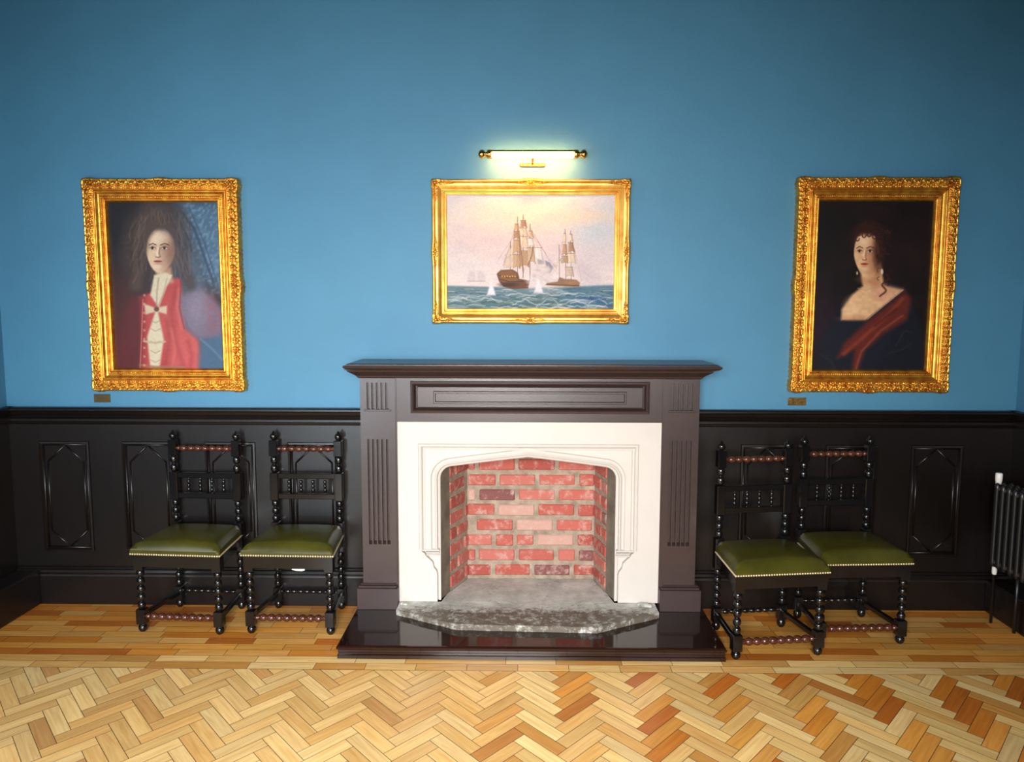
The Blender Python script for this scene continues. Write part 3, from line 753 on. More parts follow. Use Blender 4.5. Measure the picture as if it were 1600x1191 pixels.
# ------------------------------------------------------------------ paintings
def hsh(x, y, s):
    v = np.sin(x * 127.1 + y * 311.7 + s * 74.7) * 43758.5453; return v - np.floor(v)
def vnoise(X, Y, sc, seed=0):
    x, y = X / sc, Y / sc; xi, yi = np.floor(x), np.floor(y); fx, fy = x - xi, y - yi
    fx, fy = fx * fx * (3 - 2 * fx), fy * fy * (3 - 2 * fy)
    a, b, c, d = hsh(xi, yi, seed), hsh(xi + 1, yi, seed), hsh(xi, yi + 1, seed), hsh(xi + 1, yi + 1, seed)
    return (a * (1 - fx) + b * fx) * (1 - fy) + (c * (1 - fx) + d * fx) * fy
class Paint:
    """a small raster painter; coordinates are measured on an enlarged view of the canvas"""
    def __init__(s, quad, w, h, base):
        s.w, s.h = w, h; (ax, ay), (bx, by), (cx_, cy), (dx, dy) = quad     # TL TR BL BR
        u, v = np.meshgrid(np.linspace(0, 1, w), np.linspace(0, 1, h))
        s.X = (ax * (1 - u) + bx * u) * (1 - v) + (cx_ * (1 - u) + dx * u) * v
        s.Y = (ay * (1 - u) + by * u) * (1 - v) + (cy * (1 - u) + dy * u) * v
        s.I = np.ones((h, w, 3)) * np.array(base, float)
    def mix(s, a, col): s.I = s.I * (1 - a[..., None]) + np.array(col, float) * a[..., None]
    def ell(s, cx_, cy, rx, ry, col, soft=.15, rot=0, al=1.0, mod=None):
        c, n = math.cos(rot), math.sin(rot); x, y = s.X - cx_, s.Y - cy
        d = np.sqrt(((x * c + y * n) / rx) ** 2 + ((-x * n + y * c) / ry) ** 2)
        a = np.clip((1 + soft - d) / (2 * soft), 0, 1) * al
        if mod is not None: a = a * mod
        s.mix(a, col)
    def poly(s, pts, col, soft=4, al=1.0, mod=None):
        X, Y = s.X, s.Y; ins = np.zeros(X.shape, bool); dist = np.full(X.shape, 1e9)
        for (x1, y1), (x2, y2) in zip(pts, pts[1:] + pts[:1]):
            if y1 != y2:
                cr = ((y1 > Y) != (y2 > Y)) & (X < (x2 - x1) * (Y - y1) / (y2 - y1) + x1); ins ^= cr
            L2 = (x2 - x1) ** 2 + (y2 - y1) ** 2 + 1e-9; t = np.clip(((X - x1) * (x2 - x1) + (Y - y1) * (y2 - y1)) / L2, 0, 1)
            dist = np.minimum(dist, np.hypot(X - x1 - t * (x2 - x1), Y - y1 - t * (y2 - y1)))
        sd = np.where(ins, dist, -dist); a = np.clip(.5 + sd / (2 * soft), 0, 1) * al
        if mod is not None: a = a * mod
        s.mix(a, col)
    def line(s, pts, wd, col, soft=2, al=1.0):
        dist = np.full(s.X.shape, 1e9)
        for (x1, y1), (x2, y2) in zip(pts[:-1], pts[1:]):
            L2 = (x2 - x1) ** 2 + (y2 - y1) ** 2 + 1e-9; t = np.clip(((s.X - x1) * (x2 - x1) + (s.Y - y1) * (y2 - y1)) / L2, 0, 1)
            dist = np.minimum(dist, np.hypot(s.X - x1 - t * (x2 - x1), s.Y - y1 - t * (y2 - y1)))
        s.mix(np.clip((wd / 2 + soft / 2 - dist) / soft, 0, 1) * al, col)
    def noise(s, sc, amp, seed=0, col=None):
        n = vnoise(s.X, s.Y, sc, seed)
        if col is None: s.I = s.I * (1 + (n[..., None] - .5) * 2 * amp)
        else: s.mix(np.clip((n - .5) * 2, 0, 1) * amp, col)
    def canvas(s, x0, x1, z0, z1, y, name, parent, material):
        h, w_ = s.h, s.w; xs = np.linspace(x0, x1, w_); zs = np.linspace(z1, z0, h)
        XX, ZZ = np.meshgrid(xs, zs); V = np.stack([XX, np.full(XX.shape, y), ZZ], -1).reshape(-1, 3)
        idx = np.arange(h * w_).reshape(h, w_); F = np.stack([idx[:-1, :-1], idx[1:, :-1], idx[1:, 1:], idx[:-1, 1:]], -1).reshape(-1, 4)
        me = bpy.data.meshes.new(name); me.vertices.add(len(V)); me.vertices.foreach_set('co', V.ravel())
        me.loops.add(F.size); me.loops.foreach_set('vertex_index', F.ravel()); me.polygons.add(len(F))
        me.polygons.foreach_set('loop_start', np.arange(0, F.size, 4)); me.update(calc_edges=True)
        a = np.clip(s.I, 0, 255) / 255; a = np.where(a <= .04045, a / 12.92, ((a + .055) / 1.055) ** 2.4)
        at = me.color_attributes.new('paint', 'FLOAT_COLOR', 'POINT'); at.data.foreach_set('color', np.concatenate([a, np.ones((h, w_, 1))], -1).astype(np.float32).ravel())
        me.materials.append(material); o = bpy.data.objects.new(name, me); C.collection.objects.link(o); o.parent = parent
        me.transform(Matrix.Translation(-parent_world(parent))); return o
M_oil = attr_mat('oil_paint', 'paint', .42, bump=.07, bscale=420, spec=.3)
M_oilmatt = attr_mat('oil_paint_matt', 'paint', .6, bump=.06, bscale=420, spec=.2)

def face(p, cx_, cy, rx, ry, skin, shade, lip, turn=-1, brow=(70, 48, 40), light=(255, 236, 214)):
    """a three quarter painted face: oval, jaw, eyes, brows, nose, mouth"""
    ty = (p.Y - cy) / ry; wx = rx * (1 - .20 * np.clip(ty - .1, 0, 1) - .10 * np.clip(-ty - .5, 0, 1)); dd = np.sqrt(((p.X - cx_ - turn * rx * .06 * np.clip(ty, 0, 1)) / wx) ** 2 + ty ** 2)
    p.mix(np.clip((1.05 - dd) / .10, 0, 1), skin)
    p.ell(cx_ - turn * rx * .55, cy + ry * .1, rx * .5, ry * .85, shade, .8, al=.75, mod=np.clip(1.06 - np.sqrt(((p.X - cx_) / rx) ** 2 + ((p.Y - cy) / ry) ** 2), 0, .12) / .12)
    p.ell(cx_ + turn * rx * .15, cy - ry * .5, rx * .5, ry * .26, light, .9, al=.55)
    ex = cx_ + turn * rx * .14; ey = cy - ry * .10
    for sx, w_ in ((-1, .20), (1, .24)):
        x = ex + sx * rx * .42
        p.ell(x, ey - ry * .02, rx * w_ * 1.2, ry * .10, shade, .7, al=.55)
        p.line([(x - rx * w_ * 1.2, ey - ry * .13), (x, ey - ry * .20), (x + rx * w_ * 1.2, ey - ry * .14)], ry * .045, brow, 2, .8)
        p.ell(x, ey, rx * w_, ry * .055, (226, 206, 190), .3); p.ell(x + turn * 1, ey, rx * .09, ry * .06, (46, 34, 30), .3)
        p.line([(x - rx * w_, ey), (x, ey - ry * .065), (x + rx * w_, ey)], ry * .03, (84, 54, 44), 1.6, .9)
    nx = ex + turn * rx * .05
    p.line([(nx + rx * .02, ey - ry * .02), (nx + turn * rx * .06, ey + ry * .22), (nx + turn * rx * .02, ey + ry * .36)], rx * .10, light, 4, .7)
    p.line([(nx - turn * rx * .14, ey), (nx - turn * rx * .10, ey + ry * .25), (nx - turn * rx * .18, ey + ry * .36)], rx * .09, shade, 4, .7)
    p.line([(nx - rx * .14, ey + ry * .38), (nx, ey + ry * .41), (nx + rx * .16, ey + ry * .38)], ry * .045, (150, 86, 70), 2.5, .85)
    my = ey + ry * .58
    p.ell(nx, my, rx * .27, ry * .05, lip, .35); p.line([(nx - rx * .26, my), (nx, my + ry * .005), (nx + rx * .26, my)], ry * .022, (120, 44, 40), 1.5, .8)
    p.ell(nx, my + ry * .11, rx * .2, ry * .03, shade, .8, al=.6)
    p.ell(nx, my + ry * .22, rx * .22, ry * .08, light, .9, al=.35)

def paint_gentleman():
    p = Paint([(195, 200), (722, 200), (235, 995), (755, 995)], 300, 440, (38, 36, 44))
    p.noise(120, .3, 1); p.noise(30, .12, 2)
    p.poly([(180, 180), (420, 180), (300, 600), (240, 640)], (34, 34, 42), 60, .8)
    p.ell(240, 880, 170, 250, (92, 34, 34), .9, al=.85); p.ell(300, 700, 90, 120, (84, 40, 36), .9, al=.7)
    # bluish window glare on the right, painted in as blue drapery
    p.poly([(520, 190), (760, 190), (770, 640), (640, 560)], (74, 108, 138), 45)
    n = vnoise(p.X * 1.0 + p.Y * .3, p.Y, 11, 5); md = np.clip((n - .35) * 1.8, 0, 1)
    p.poly([(540, 190), (760, 190), (770, 640), (600, 600), (560, 400)], (128, 160, 184), 45, .65, md)
    p.line([(520, 210), (610, 330), (700, 580)], 12, (44, 60, 84), 10, .8); p.line([(585, 230), (660, 400), (730, 620)], 7, (48, 70, 96), 8, .6)
    # full curled wig
    for k, (x, y, rx, ry, c) in enumerate([(400, 320, 110, 110, (72, 60, 60)), (330, 430, 70, 130, (82, 66, 60)), (350, 540, 62, 90, (60, 50, 50)), (520, 380, 72, 130, (66, 66, 74)), (560, 480, 70, 110, (80, 92, 106)), (590, 560, 66, 90, (84, 102, 122)), (440, 260, 80, 60, (58, 56, 66))]):
        p.ell(x, y, rx, ry, c, .35, al=.85, mod=.55 + .45 * vnoise(p.X, p.Y, 14, 20 + k))
    rnd = random.Random(4)
    def lock(x, y, ln, drift, col, wd=5, al=.35):
        f, ph, am = rnd.uniform(.03, .055), rnd.uniform(0, 6), rnd.uniform(4, 10)
        p.line([(x + drift * t + am * math.sin(ph + f * ln * t), y + ln * t) for t in [k / 9 for k in range(10)]], wd, col, 6, al)
    for _ in range(70):
        a = rnd.uniform(-1, 1); x = 445 + a * 85; lock(x, 270 + 60 * a * a + rnd.uniform(0, 120), rnd.uniform(110, 240), a * 45, rnd.choice([(126, 106, 96), (104, 86, 78), (46, 40, 44), (60, 50, 50)] if x < 480 else [(112, 106, 110), (88, 84, 92), (44, 42, 50), (62, 64, 76)]))
    # coat
    red, red2, dk = (192, 74, 74), (210, 98, 94), (128, 44, 50)
    p.poly([(345, 650), (420, 620), (470, 560), (545, 560), (560, 700), (570, 800), (630, 860), (640, 1000), (345, 1000), (352, 820)], red, 8)
    p.poly([(300, 660), (370, 640), (365, 1000), (230, 1000), (250, 820)], (104, 36, 42), 22, .8)
    p.ell(575, 900, 80, 100, red2, .5, al=.8); p.ell(480, 780, 50, 90, red2, .7, al=.5); p.ell(600, 960, 70, 60, (214, 96, 98), .7, al=.7)
    p.poly([(540, 640), (650, 610), (745, 700), (750, 850), (640, 860), (575, 800), (545, 720)], (118, 108, 132), 16, .95)
    p.ell(620, 700, 60, 90, (150, 138, 158), .7, al=.7); p.ell(705, 730, 40, 100, (166, 84, 92), .8, al=.7, mod=vnoise(p.X, p.Y, 18, 9))
    p.poly([(640, 850), (750, 830), (760, 1000), (630, 1000)], (70, 104, 136), 16, .95); p.line([(640, 850), (700, 900), (745, 950)], 8, (120, 150, 176), 9, .5)
    p.line([(365, 660), (360, 800), (352, 990)], 4, (232, 140, 130), 4, .8); p.line([(545, 570), (540, 700), (562, 800)], 5, dk, 6, .7)
    # neck, cravat
    p.poly([(425, 510), (500, 505), (510, 580), (430, 600)], (196, 150, 124), 8)
    face(p, 449, 428, 68, 108, (232, 200, 168), (150, 108, 92), (176, 78, 70), -1)
    # the wig comes forward over the temples and brow, piled high above the parting
    nz = lambda k: .45 + .55 * vnoise(p.X, p.Y * .6, 12, k)
    p.ell(408, 268, 62, 62, (96, 78, 70), .5, al=.8, mod=nz(61)); p.ell(498, 272, 62, 66, (84, 72, 72), .5, al=.8, mod=nz(62))
    for pts, wd, c in (([(470, 300), (512, 322), (534, 370), (546, 440), (560, 510), (590, 590)], 56, (74, 64, 68)), ([(435, 298), (396, 318), (366, 366), (352, 440), (345, 510), (330, 590)], 56, (86, 68, 62)), ([(392, 326), (425, 306), (452, 318), (480, 306), (512, 336)], 24, (84, 68, 64))): p.line(pts, wd, c, 26, .9)
    for k in range(90):
        sd = rnd.choice((-1, 1)); x = 450 + sd * rnd.uniform(68, 128); lock(x, rnd.uniform(250, 470), rnd.uniform(50, 120), sd * 18, rnd.choice([(140, 116, 100), (112, 92, 84), (44, 36, 40), (58, 46, 46)] if sd < 0 else [(118, 106, 104), (92, 82, 84), (44, 40, 48)]), 5, .4)
    for k in range(30):
        x = rnd.uniform(385, 520); lock(x, rnd.uniform(225, 262), rnd.uniform(30, 55), (x - 450) * .25, rnd.choice([(128, 108, 94), (62, 52, 52)]), 4, .4)
    p.ell(506, 450, 18, 70, (120, 84, 72), .7, al=.5)
    for pts in ([(520, 600), (500, 720), (520, 860), (560, 980)], [(480, 760), (492, 860), (470, 970)], [(580, 860), (600, 930), (590, 990)]): p.line(pts, 16, (150, 52, 56), 24, .5)
    for pts in ([(535, 610), (528, 700), (548, 800)], [(500, 800), (520, 900), (505, 980)]): p.line(pts, 8, (232, 130, 120), 16, .5)
    crv, crs = (226, 212, 184), (160, 138, 116)
    p.poly([(418, 545), (470, 532), (505, 545), (478, 600), (440, 700), (400, 640)], crv, 5); p.line([(440, 560), (432, 620), (430, 690)], 6, crs, 6, .7); p.line([(480, 560), (460, 640), (438, 690)], 5, crs, 6, .6)
    p.poly([(432, 695), (450, 780), (465, 850), (445, 985), (400, 985), (385, 840), (410, 760)], crv, 6)
    for y in (760, 800, 860, 905, 950): p.line([(402, y), (425, y + 12), (448, y)], 4, crs, 5, .7)
    p.poly([(370, 680), (425, 700), (480, 690), (478, 730), (430, 718), (378, 732)], (220, 198, 172), 5); p.ell(430, 706, 12, 12, (110, 76, 60), .3)
    p.line([(370, 860), (420, 868), (470, 862)], 10, (206, 180, 150), 5, .9); p.line([(350, 975), (430, 984), (560, 985)], 10, (150, 120, 84), 6, .8)
    for y in range(640, 980, 42): p.ell(372, y, 6, 6, (220, 170, 130), .4, al=.7)
    p.noise(9, .03, 31); p.I = p.I * .86 - 4
    return p
def paint_lady():
    """a generic old master style half length: dark ground, pale shoulders, russet wrap"""
    p = Paint([(218, 185), (745, 185), (180, 975), (700, 982)], 300, 440, (20, 12, 14))
    p.ell(560, 420, 180, 220, (40, 20, 18), .9, al=.7); p.noise(60, .25, 3)
    p.ell(230, 800, 90, 150, (48, 22, 48), .9, al=.8)
    # gown
    p.poly([(200, 990), (215, 850), (280, 720), (360, 640), (560, 560), (640, 640), (700, 820), (700, 990)], (22, 24, 38), 18)
    # hair behind
    p.ell(452, 385, 82, 108, (46, 24, 20), .18); p.ell(505, 450, 60, 100, (36, 18, 18), .4, al=.95); p.ell(545, 430, 50, 90, (30, 16, 18), .6, al=.8)
    # neck and shoulders
    sk, sh = (232, 196, 158), (176, 124, 92)
    p.poly([(405, 500), (500, 470), (515, 580), (600, 600), (430, 745), (318, 742), (322, 690), (370, 620), (418, 580)], sk, 7)
    p.poly([(460, 560), (600, 598), (520, 660), (470, 640)], (226, 178, 150), 16, .8)
    p.ell(370, 690, 34, 48, (244, 214, 178), .7, al=.7); p.ell(385, 735, 60, 14, sh, .8, al=.5); p.ell(455, 560, 50, 16, sh, .8, al=.55, rot=.2); p.ell(480, 525, 22, 50, sh, .8, al=.6)
    face(p, 437, 428, 58, 104, (234, 196, 160), (168, 112, 86), (178, 62, 52), -1, brow=(90, 60, 44))
    p.ell(492, 420, 24, 84, (58, 28, 22), .5, al=.85); p.ell(445, 318, 64, 26, (52, 26, 20), .4, al=.95)
    rnd = random.Random(9)
    for x, y in [(402, 336), (425, 344), (448, 340), (472, 350), (488, 368), (394, 360)]:
        p.line([(x + 9 * math.cos(t), y + 12 * math.sin(t)) for t in (0, .8, 1.6, 2.4, 3.2, 4.0)], 5, (62, 30, 22), 3, .9)
    for _ in range(70):
        cx_, cy = rnd.gauss(500, 34), rnd.gauss(400, 80); r = rnd.uniform(6, 13); a = rnd.uniform(0, 6)
        if cx_ < 488 and cy > 350: continue
        p.line([(cx_ + r * math.cos(a + t), cy + r * math.sin(a + t)) for t in (0, .8, 1.6, 2.4, 3.2)], 3, rnd.choice([(78, 42, 30), (58, 30, 26), (24, 12, 14)]), 3, .7)
    p.line([(528 + 12 * math.sin(t * 1.5) - t * 3, 530 + t * 14) for t in [k * .5 for k in range(15)]], 8, (74, 40, 28), 6, .85); p.line([(540 + 8 * math.sin(t * 1.7 + 1), 500 + t * 14) for t in [k * .5 for k in range(12)]], 7, (50, 28, 24), 6, .8)
    p.line([(395, 590), (430, 602), (480, 584), (508, 560)], 5, (190, 170, 140), 4, .55)
    p.ell(506, 514, 6, 13, (230, 218, 204), .3); p.ell(393, 520, 4, 8, (220, 200, 180), .4)
    # bodice edge and russet wrap
    p.poly([(300, 742), (432, 742), (560, 640), (612, 604), (650, 700), (560, 800), (470, 990), (240, 990), (250, 800)], (24, 28, 44), 8)
    p.poly([(440, 745), (612, 606), (640, 640), (620, 740), (520, 800), (430, 880), (390, 985), (365, 985), (380, 880), (300, 920), (330, 850)], (104, 40, 32), 12, .95)
    p.line([(600, 640), (520, 730), (420, 820), (330, 900)], 14, (142, 66, 48), 16, .8); p.line([(600, 720), (500, 790), (410, 890), (385, 975)], 8, (150, 84, 72), 10, .7); p.line([(570, 690), (470, 770)], 8, (70, 24, 22), 10, .8)
    p.line([(600, 600), (440, 735)], 4, (226, 196, 170), 4, .7)
    for pts in ([(570, 860), (610, 790), (640, 800)], [(530, 900), (600, 880), (640, 850)], [(220, 900), (270, 930), (300, 990)]): p.line(pts, 6, (44, 52, 66), 9, .6)
    p.noise(14, .05, 41); p.I = p.I * np.array([.92, .86, .80]) - 3
    return p
def paint_ships():
    p = Paint([(215, 350), (1205, 355), (218, 1010), (1185, 1015)], 440, 300, (236, 222, 212))
    p.poly([(180, 330), (1230, 330), (1230, 470), (180, 470)], (228, 226, 222), 60, .8)
    p.ell(1080, 560, 160, 130, (196, 214, 220), .9, al=.8); p.ell(640, 480, 260, 70, (248, 232, 196), .9, al=.8)
    p.ell(430, 620, 300, 60, (232, 208, 200), .9, al=.7); p.ell(900, 700, 300, 60, (226, 206, 204), .9, al=.6); p.ell(1000, 480, 150, 30, (244, 222, 190), .9, al=.7)
    n = vnoise(p.X * .35, p.Y, 26, 3); p.mix(np.clip((n - .55) * 2, 0, 1) * .35 * (p.Y < 860), (204, 196, 202))
    # far ships, pale
    for x in (360, 415): p.poly([(x - 26, 835), (x - 8, 790), (x + 18, 792), (x + 30, 836), (x, 852)], (216, 204, 200), 6, .9); p.line([(x - 22, 848), (x + 26, 848)], 7, (188, 172, 160), 5, .8)
    # sea
    p.poly([(180, 872), (700, 888), (1230, 872), (1230, 1050), (180, 1050)], (104, 134, 140), 6)
    p.poly([(180, 950), (1230, 940), (1230, 1050), (180, 1050)], (84, 118, 116), 24, .9)
    p.ell(1080, 960, 150, 60, (58, 106, 148), .8, al=.8)
    rnd = random.Random(5)
    for _ in range(230):
        x, y = rnd.uniform(200, 1210), rnd.uniform(890, 1010); s_ = (y - 860) / 150; l = 16 + 44 * s_
        c = rnd.choice([(196, 208, 204), (64, 100, 116), (50, 84, 92), (140, 164, 160), (120, 138, 110), (222, 226, 220), (88, 120, 148)])
        p.line([(x - l, y + 5 * s_), (x - l * .3, y - 6 * s_), (x + l * .2, y - 3 * s_), (x + l, y + 6 * s_)], 3 + 4 * s_, c, 4, .6)
    for x0, y0, n, am in ((600, 970, 40, 15), (240, 955, 22, 9), (560, 925, 30, 6), (900, 1000, 18, 6)):
        p.line([(x0 + k * 14, y0 + am * math.cos(k * .62 + .3 * math.sin(k)) + 3 * math.sin(k * 2.1)) for k in range(n) if x0 + k * 14 < 1180], 5, (222, 228, 222), 7, .7)
    # gun smoke
    for x, y, rx, ry in ((790, 800, 70, 90), (730, 850, 60, 40), (1030, 800, 50, 50), (870, 850, 60, 25)): p.ell(x, y, rx, ry, (226, 214, 208), .8, al=.75, mod=.5 + .5 * vnoise(p.X, p.Y, 22, 8))
    # main ship
    p.poly([(508, 806), (532, 784), (600, 780), (632, 800), (640, 835), (700, 845), (690, 890), (600, 895), (548, 880), (522, 850)], (112, 76, 54), 3)
    p.poly([(520, 800), (540, 788), (600, 786), (625, 805), (630, 845), (560, 870), (530, 845)], (146, 100, 62), 6, .8)
    p.ell(575, 868, 50, 14, (62, 44, 40), .5, al=.8); p.line([(524, 815), (570, 828), (634, 826)], 4, (82, 54, 44), 3); p.line([(530, 838), (580, 850), (690, 850)], 4, (74, 50, 42), 3)
    for k in range(6): p.ell(540 + k * 15, 820 + (k % 2) * 2, 4, 5, (206, 164, 96), .4)
    for x, y0, y1 in ((632, 480, 800), (664, 470, 830), (704, 520, 850), (590, 620, 790)): p.line([(x, y0), (x - 3, y1)], 4, (132, 108, 90), 3)
    rs = random.Random(12)
    def sail(x, y0, w0, y1, w1, lean=0, cols=((214, 184, 142), (190, 154, 114), (228, 208, 176), (172, 138, 104))):
        c = rs.choice(cols); xb = x + lean; n = 6
        top = [(x - w0 + 2 * w0 * i / n, y0 + 2 * math.sin(PI * i / n)) for i in range(n + 1)]
        bot = [(xb + w1 - 2 * w1 * i / n, y1 - (y1 - y0) * .16 * math.sin(PI * i / n)) for i in range(n + 1)]
        p.poly(top + bot, c, 3, .93)
        d = tuple(v * .72 for v in c); l = tuple(min(255, v * 1.13) for v in c)
        p.line([(x + w0 * .75, y0 + 3), (x + w0 * 1.02, (y0 + y1) / 2), (xb + w1 * .9, y1 - 3)], 6, d, 7, .7); p.line([(x - w0 * .5, y0 + 4), (x - w0 * .45, (y0 + y1) / 2), (xb - w1 * .5, y1 - 8)], 6, l, 7, .7)
        p.line([(x - w0 * 1.1, y0), (x + w0 * 1.1, y0)], 2.6, (112, 86, 68), 2.5, .85); p.line(bot, 2.2, d, 2.5, .7)
    def gaff(pts, c): p.poly(pts, c, 4, .85); p.line(pts + pts[:1], 2, tuple(v * .75 for v in c), 2.5, .6)
    gaff([(600, 650), (632, 600), (628, 690), (556, 700)], (226, 206, 180)); gaff([(560, 712), (618, 690), (606, 768), (548, 770)], (216, 196, 172))
    gaff([(712, 560), (716, 640), (760, 700), (742, 640)], (232, 216, 196))
    for y0, w0, y1, w1 in ((500, 14, 540, 18), (543, 20, 588, 24), (592, 25, 668, 30), (674, 28, 770, 30)): sail(664, y0, w0, y1, w1, 4)
    for y0, w0, y1, w1 in ((520, 10, 556, 14), (560, 16, 606, 18), (612, 18, 690, 22), (696, 20, 776, 20)): sail(626, y0, w0, y1, w1, -2, ((176, 138, 100), (198, 164, 122), (160, 124, 92)))
    for y0, w0, y1, w1 in ((560, 10, 598, 14), (602, 15, 652, 18), (656, 20, 748, 24)): sail(706, y0, w0, y1, w1, 6, ((226, 208, 182), (206, 178, 142), (236, 224, 208)))
    sail(752, 656, 20, 742, 26, 6, ((236, 226, 216),))
    p.line([(720, 650), (714, 700), (692, 752)], 5, (112, 86, 68), 3, .8); p.line([(642, 600), (652, 690), (662, 790)], 7, (132, 98, 72), 6, .7)
    for pts in ([(520, 720), (632, 560)], [(632, 490), (548, 760)], [(664, 480), (800, 700)], [(706, 540), (846, 790)], [(590, 640), (530, 790)], [(660, 500), (590, 660)], [(664, 620), (612, 790)], [(706, 640), (664, 800)], [(730, 600), (850, 770)], [(626, 520), (706, 600)]): p.line(pts, 2, (156, 136, 122), 2.5, .6)
    p.poly([(790, 730), (816, 742), (836, 772), (818, 800), (800, 778)], (118, 124, 138), 5, .8); p.poly([(740, 720), (770, 726), (784, 748), (752, 752)], (150, 146, 146), 6, .7)
    for k in range(40): p.ell(rs.uniform(690, 860), rs.uniform(760, 880), rs.uniform(6, 20), rs.uniform(4, 12), rs.choice([(240, 232, 224), (214, 202, 196), (190, 170, 156), (226, 216, 206)]), .8, al=.5)
    # second ship
    p.poly([(872, 826), (900, 836), (940, 838), (972, 842), (990, 860), (984, 884), (900, 880), (790, 872), (800, 860), (860, 852)], (150, 114, 86), 4); p.line([(800, 868), (900, 872), (985, 876)], 4, (88, 66, 56), 3); p.ell(945, 856, 34, 10, (176, 130, 84), .6, al=.8)
    for x, y0 in ((908, 550), (940, 560), (872, 640)): p.line([(x, y0), (x, 850)], 3, (140, 118, 102), 3)
    for y0, w0, y1, w1 in ((580, 8, 622, 11), (628, 13, 684, 19), (690, 22, 748, 26)): sail(940, y0, w0, y1, w1, 4)
    for y0, w0, y1, w1 in ((576, 6, 630, 9), (640, 10, 700, 14), (706, 16, 746, 18)): sail(905, y0, w0, y1, w1, -3)
    sail(930, 768, 20, 824, 24, 2, ((206, 186, 160),)); gaff([(872, 730), (900, 700), (898, 745)], (196, 176, 152))
    for pts in ([(908, 560), (850, 790)], [(940, 570), (1000, 850)], [(872, 660), (930, 800)]): p.line(pts, 2, (160, 142, 128), 2.5, .6)
    for x, y, rx, ry in ((1030, 800, 46, 40), (1000, 770, 40, 26), (1060, 830, 50, 22)): p.ell(x, y, rx, ry, (204, 190, 194), .9, al=.55)
    # splashes
    for x, y in ((478, 920), (752, 905)): p.poly([(x - 28, y + 10), (x - 6, y - 66), (x + 4, y - 62), (x + 24, y + 10)], (240, 240, 238), 6, .95)
    # signature, lower right
    for pts in ([(1040, 958), (1050, 938), (1056, 960), (1066, 944), (1072, 958)], [(1082, 945), (1080, 960), (1092, 948), (1096, 960)], [(1104, 958), (1110, 944), (1118, 958), (1132, 950), (1140, 958)]): p.line(pts, 3, (40, 62, 110), 2.5, .9)
    p.noise(6, .04, 51); p.I = p.I * np.array([.84, .83, .86])
    return p

# ------------------------------------------------------------------ carved gilt frames
def frame_mesh(x0, x1, z0, z1, prof, relief, sub, step):
    """prof: [(offset inwards, height)]; sub(i) -> subdivisions of segment i; relief(d, s, L, X, i) -> extra height, sideways bulge (arrays)"""
    m = MB(); off = []; hh = []; seg = []
    for i in range(len(prof) - 1):
        k = sub(i)
        for j in range(k):
            t = j / k; off.append(prof[i][0] + (prof[i + 1][0] - prof[i][0]) * t); hh.append(prof[i][1] + (prof[i + 1][1] - prof[i][1]) * t); seg.append(i + t)
    off.append(prof[-1][0]); hh.append(prof[-1][1]); seg.append(len(prof) - 1)
    off, hh, seg = map(np.array, (off, hh, seg))
    cs = [(x0, z0), (x1, z0), (x1, z1), (x0, z1)]; ins = [(1, 1), (-1, 1), (-1, -1), (1, -1)]
    for k in range(4):
        A, B, ia, ib = cs[k], cs[(k + 1) % 4], ins[k], ins[(k + 1) % 4]
        L = math.hypot(B[0] - A[0], B[1] - A[1]); ns = int(L / step); t = np.linspace(0, 1, ns + 1)[:, None]
        ax, az = A[0] + ia[0] * off, A[1] + ia[1] * off; bx, bz = B[0] + ib[0] * off, B[1] + ib[1] * off
        X = ax + (bx - ax) * t; Z = az + (bz - az) * t
        s_ = np.abs(X - A[0]) if k % 2 == 0 else np.abs(Z - A[1])
        s_ = np.broadcast_to(s_, X.shape); d = np.minimum(s_, L - s_)
        r, lat = relief(d, s_, L, np.broadcast_to(off, X.shape), np.broadcast_to(seg, X.shape))
        dx, dz = ((0, -1), (1, 0), (0, 1), (-1, 0))[k]
        Y = -np.broadcast_to(hh, X.shape) - r; X = X + dx * lat; Z = Z + dz * lat
        m.grid([[(float(X[i, j]), float(Y[i, j]), float(Z[i, j])) for j in range(X.shape[1])] for i in range(X.shape[0])], flip=True)
    return m
PORTRAIT_PROF = [(0, 0), (.0, .030), (.002, .042), (.006, .047), (.030, .050), (.053, .044), (.056, .040), (.060, .042), (.064, .050), (.069, .050), (.073, .042), (.080, .036), (.087, .035), (.090, .038), (.096, .039), (.099, .033), (.101, .030), (.104, .034), (.110, .033), (.115, .022), (.117, .014)]
def bumps(a, b, els):
    """a, b in metres inside a repeat; els: (a, b, ra, rb, angle, height)"""
    H = np.zeros(a.shape)
    for (ca, cb, ra, rb, an, h) in els:
        c, n = math.cos(an), math.sin(an); x = (a - ca) * c + (b - cb) * n; y = -(a - ca) * n + (b - cb) * c
        q = 1 - (x / ra) ** 2 - (y / rb) ** 2; H = np.maximum(H, h * np.sqrt(np.clip(q, 0, 1)))
    return H
LEAF = []
for sg in (-1, 0, 1): LEAF.append((sg * .0075, .020 + abs(sg) * .003, .0036, .0135, -sg * .55, .010 if sg == 0 else .0085))
for sg in (-1, 1):
    LEAF += [(sg * .0165, .013, .0032, .0085, sg * .95, .0075), (sg * .0155, .028, .0034, .0095, -sg * .75, .0075), (sg * .0235, .036, .0045, .0045, 0, .0085), (sg * .0225, .0075, .004, .004, 0, .0065), (sg * .010, .041, .006, .0028, sg * .2, .006)]
LEAF.append((0, .040, .0042, .0042, 0, .009))
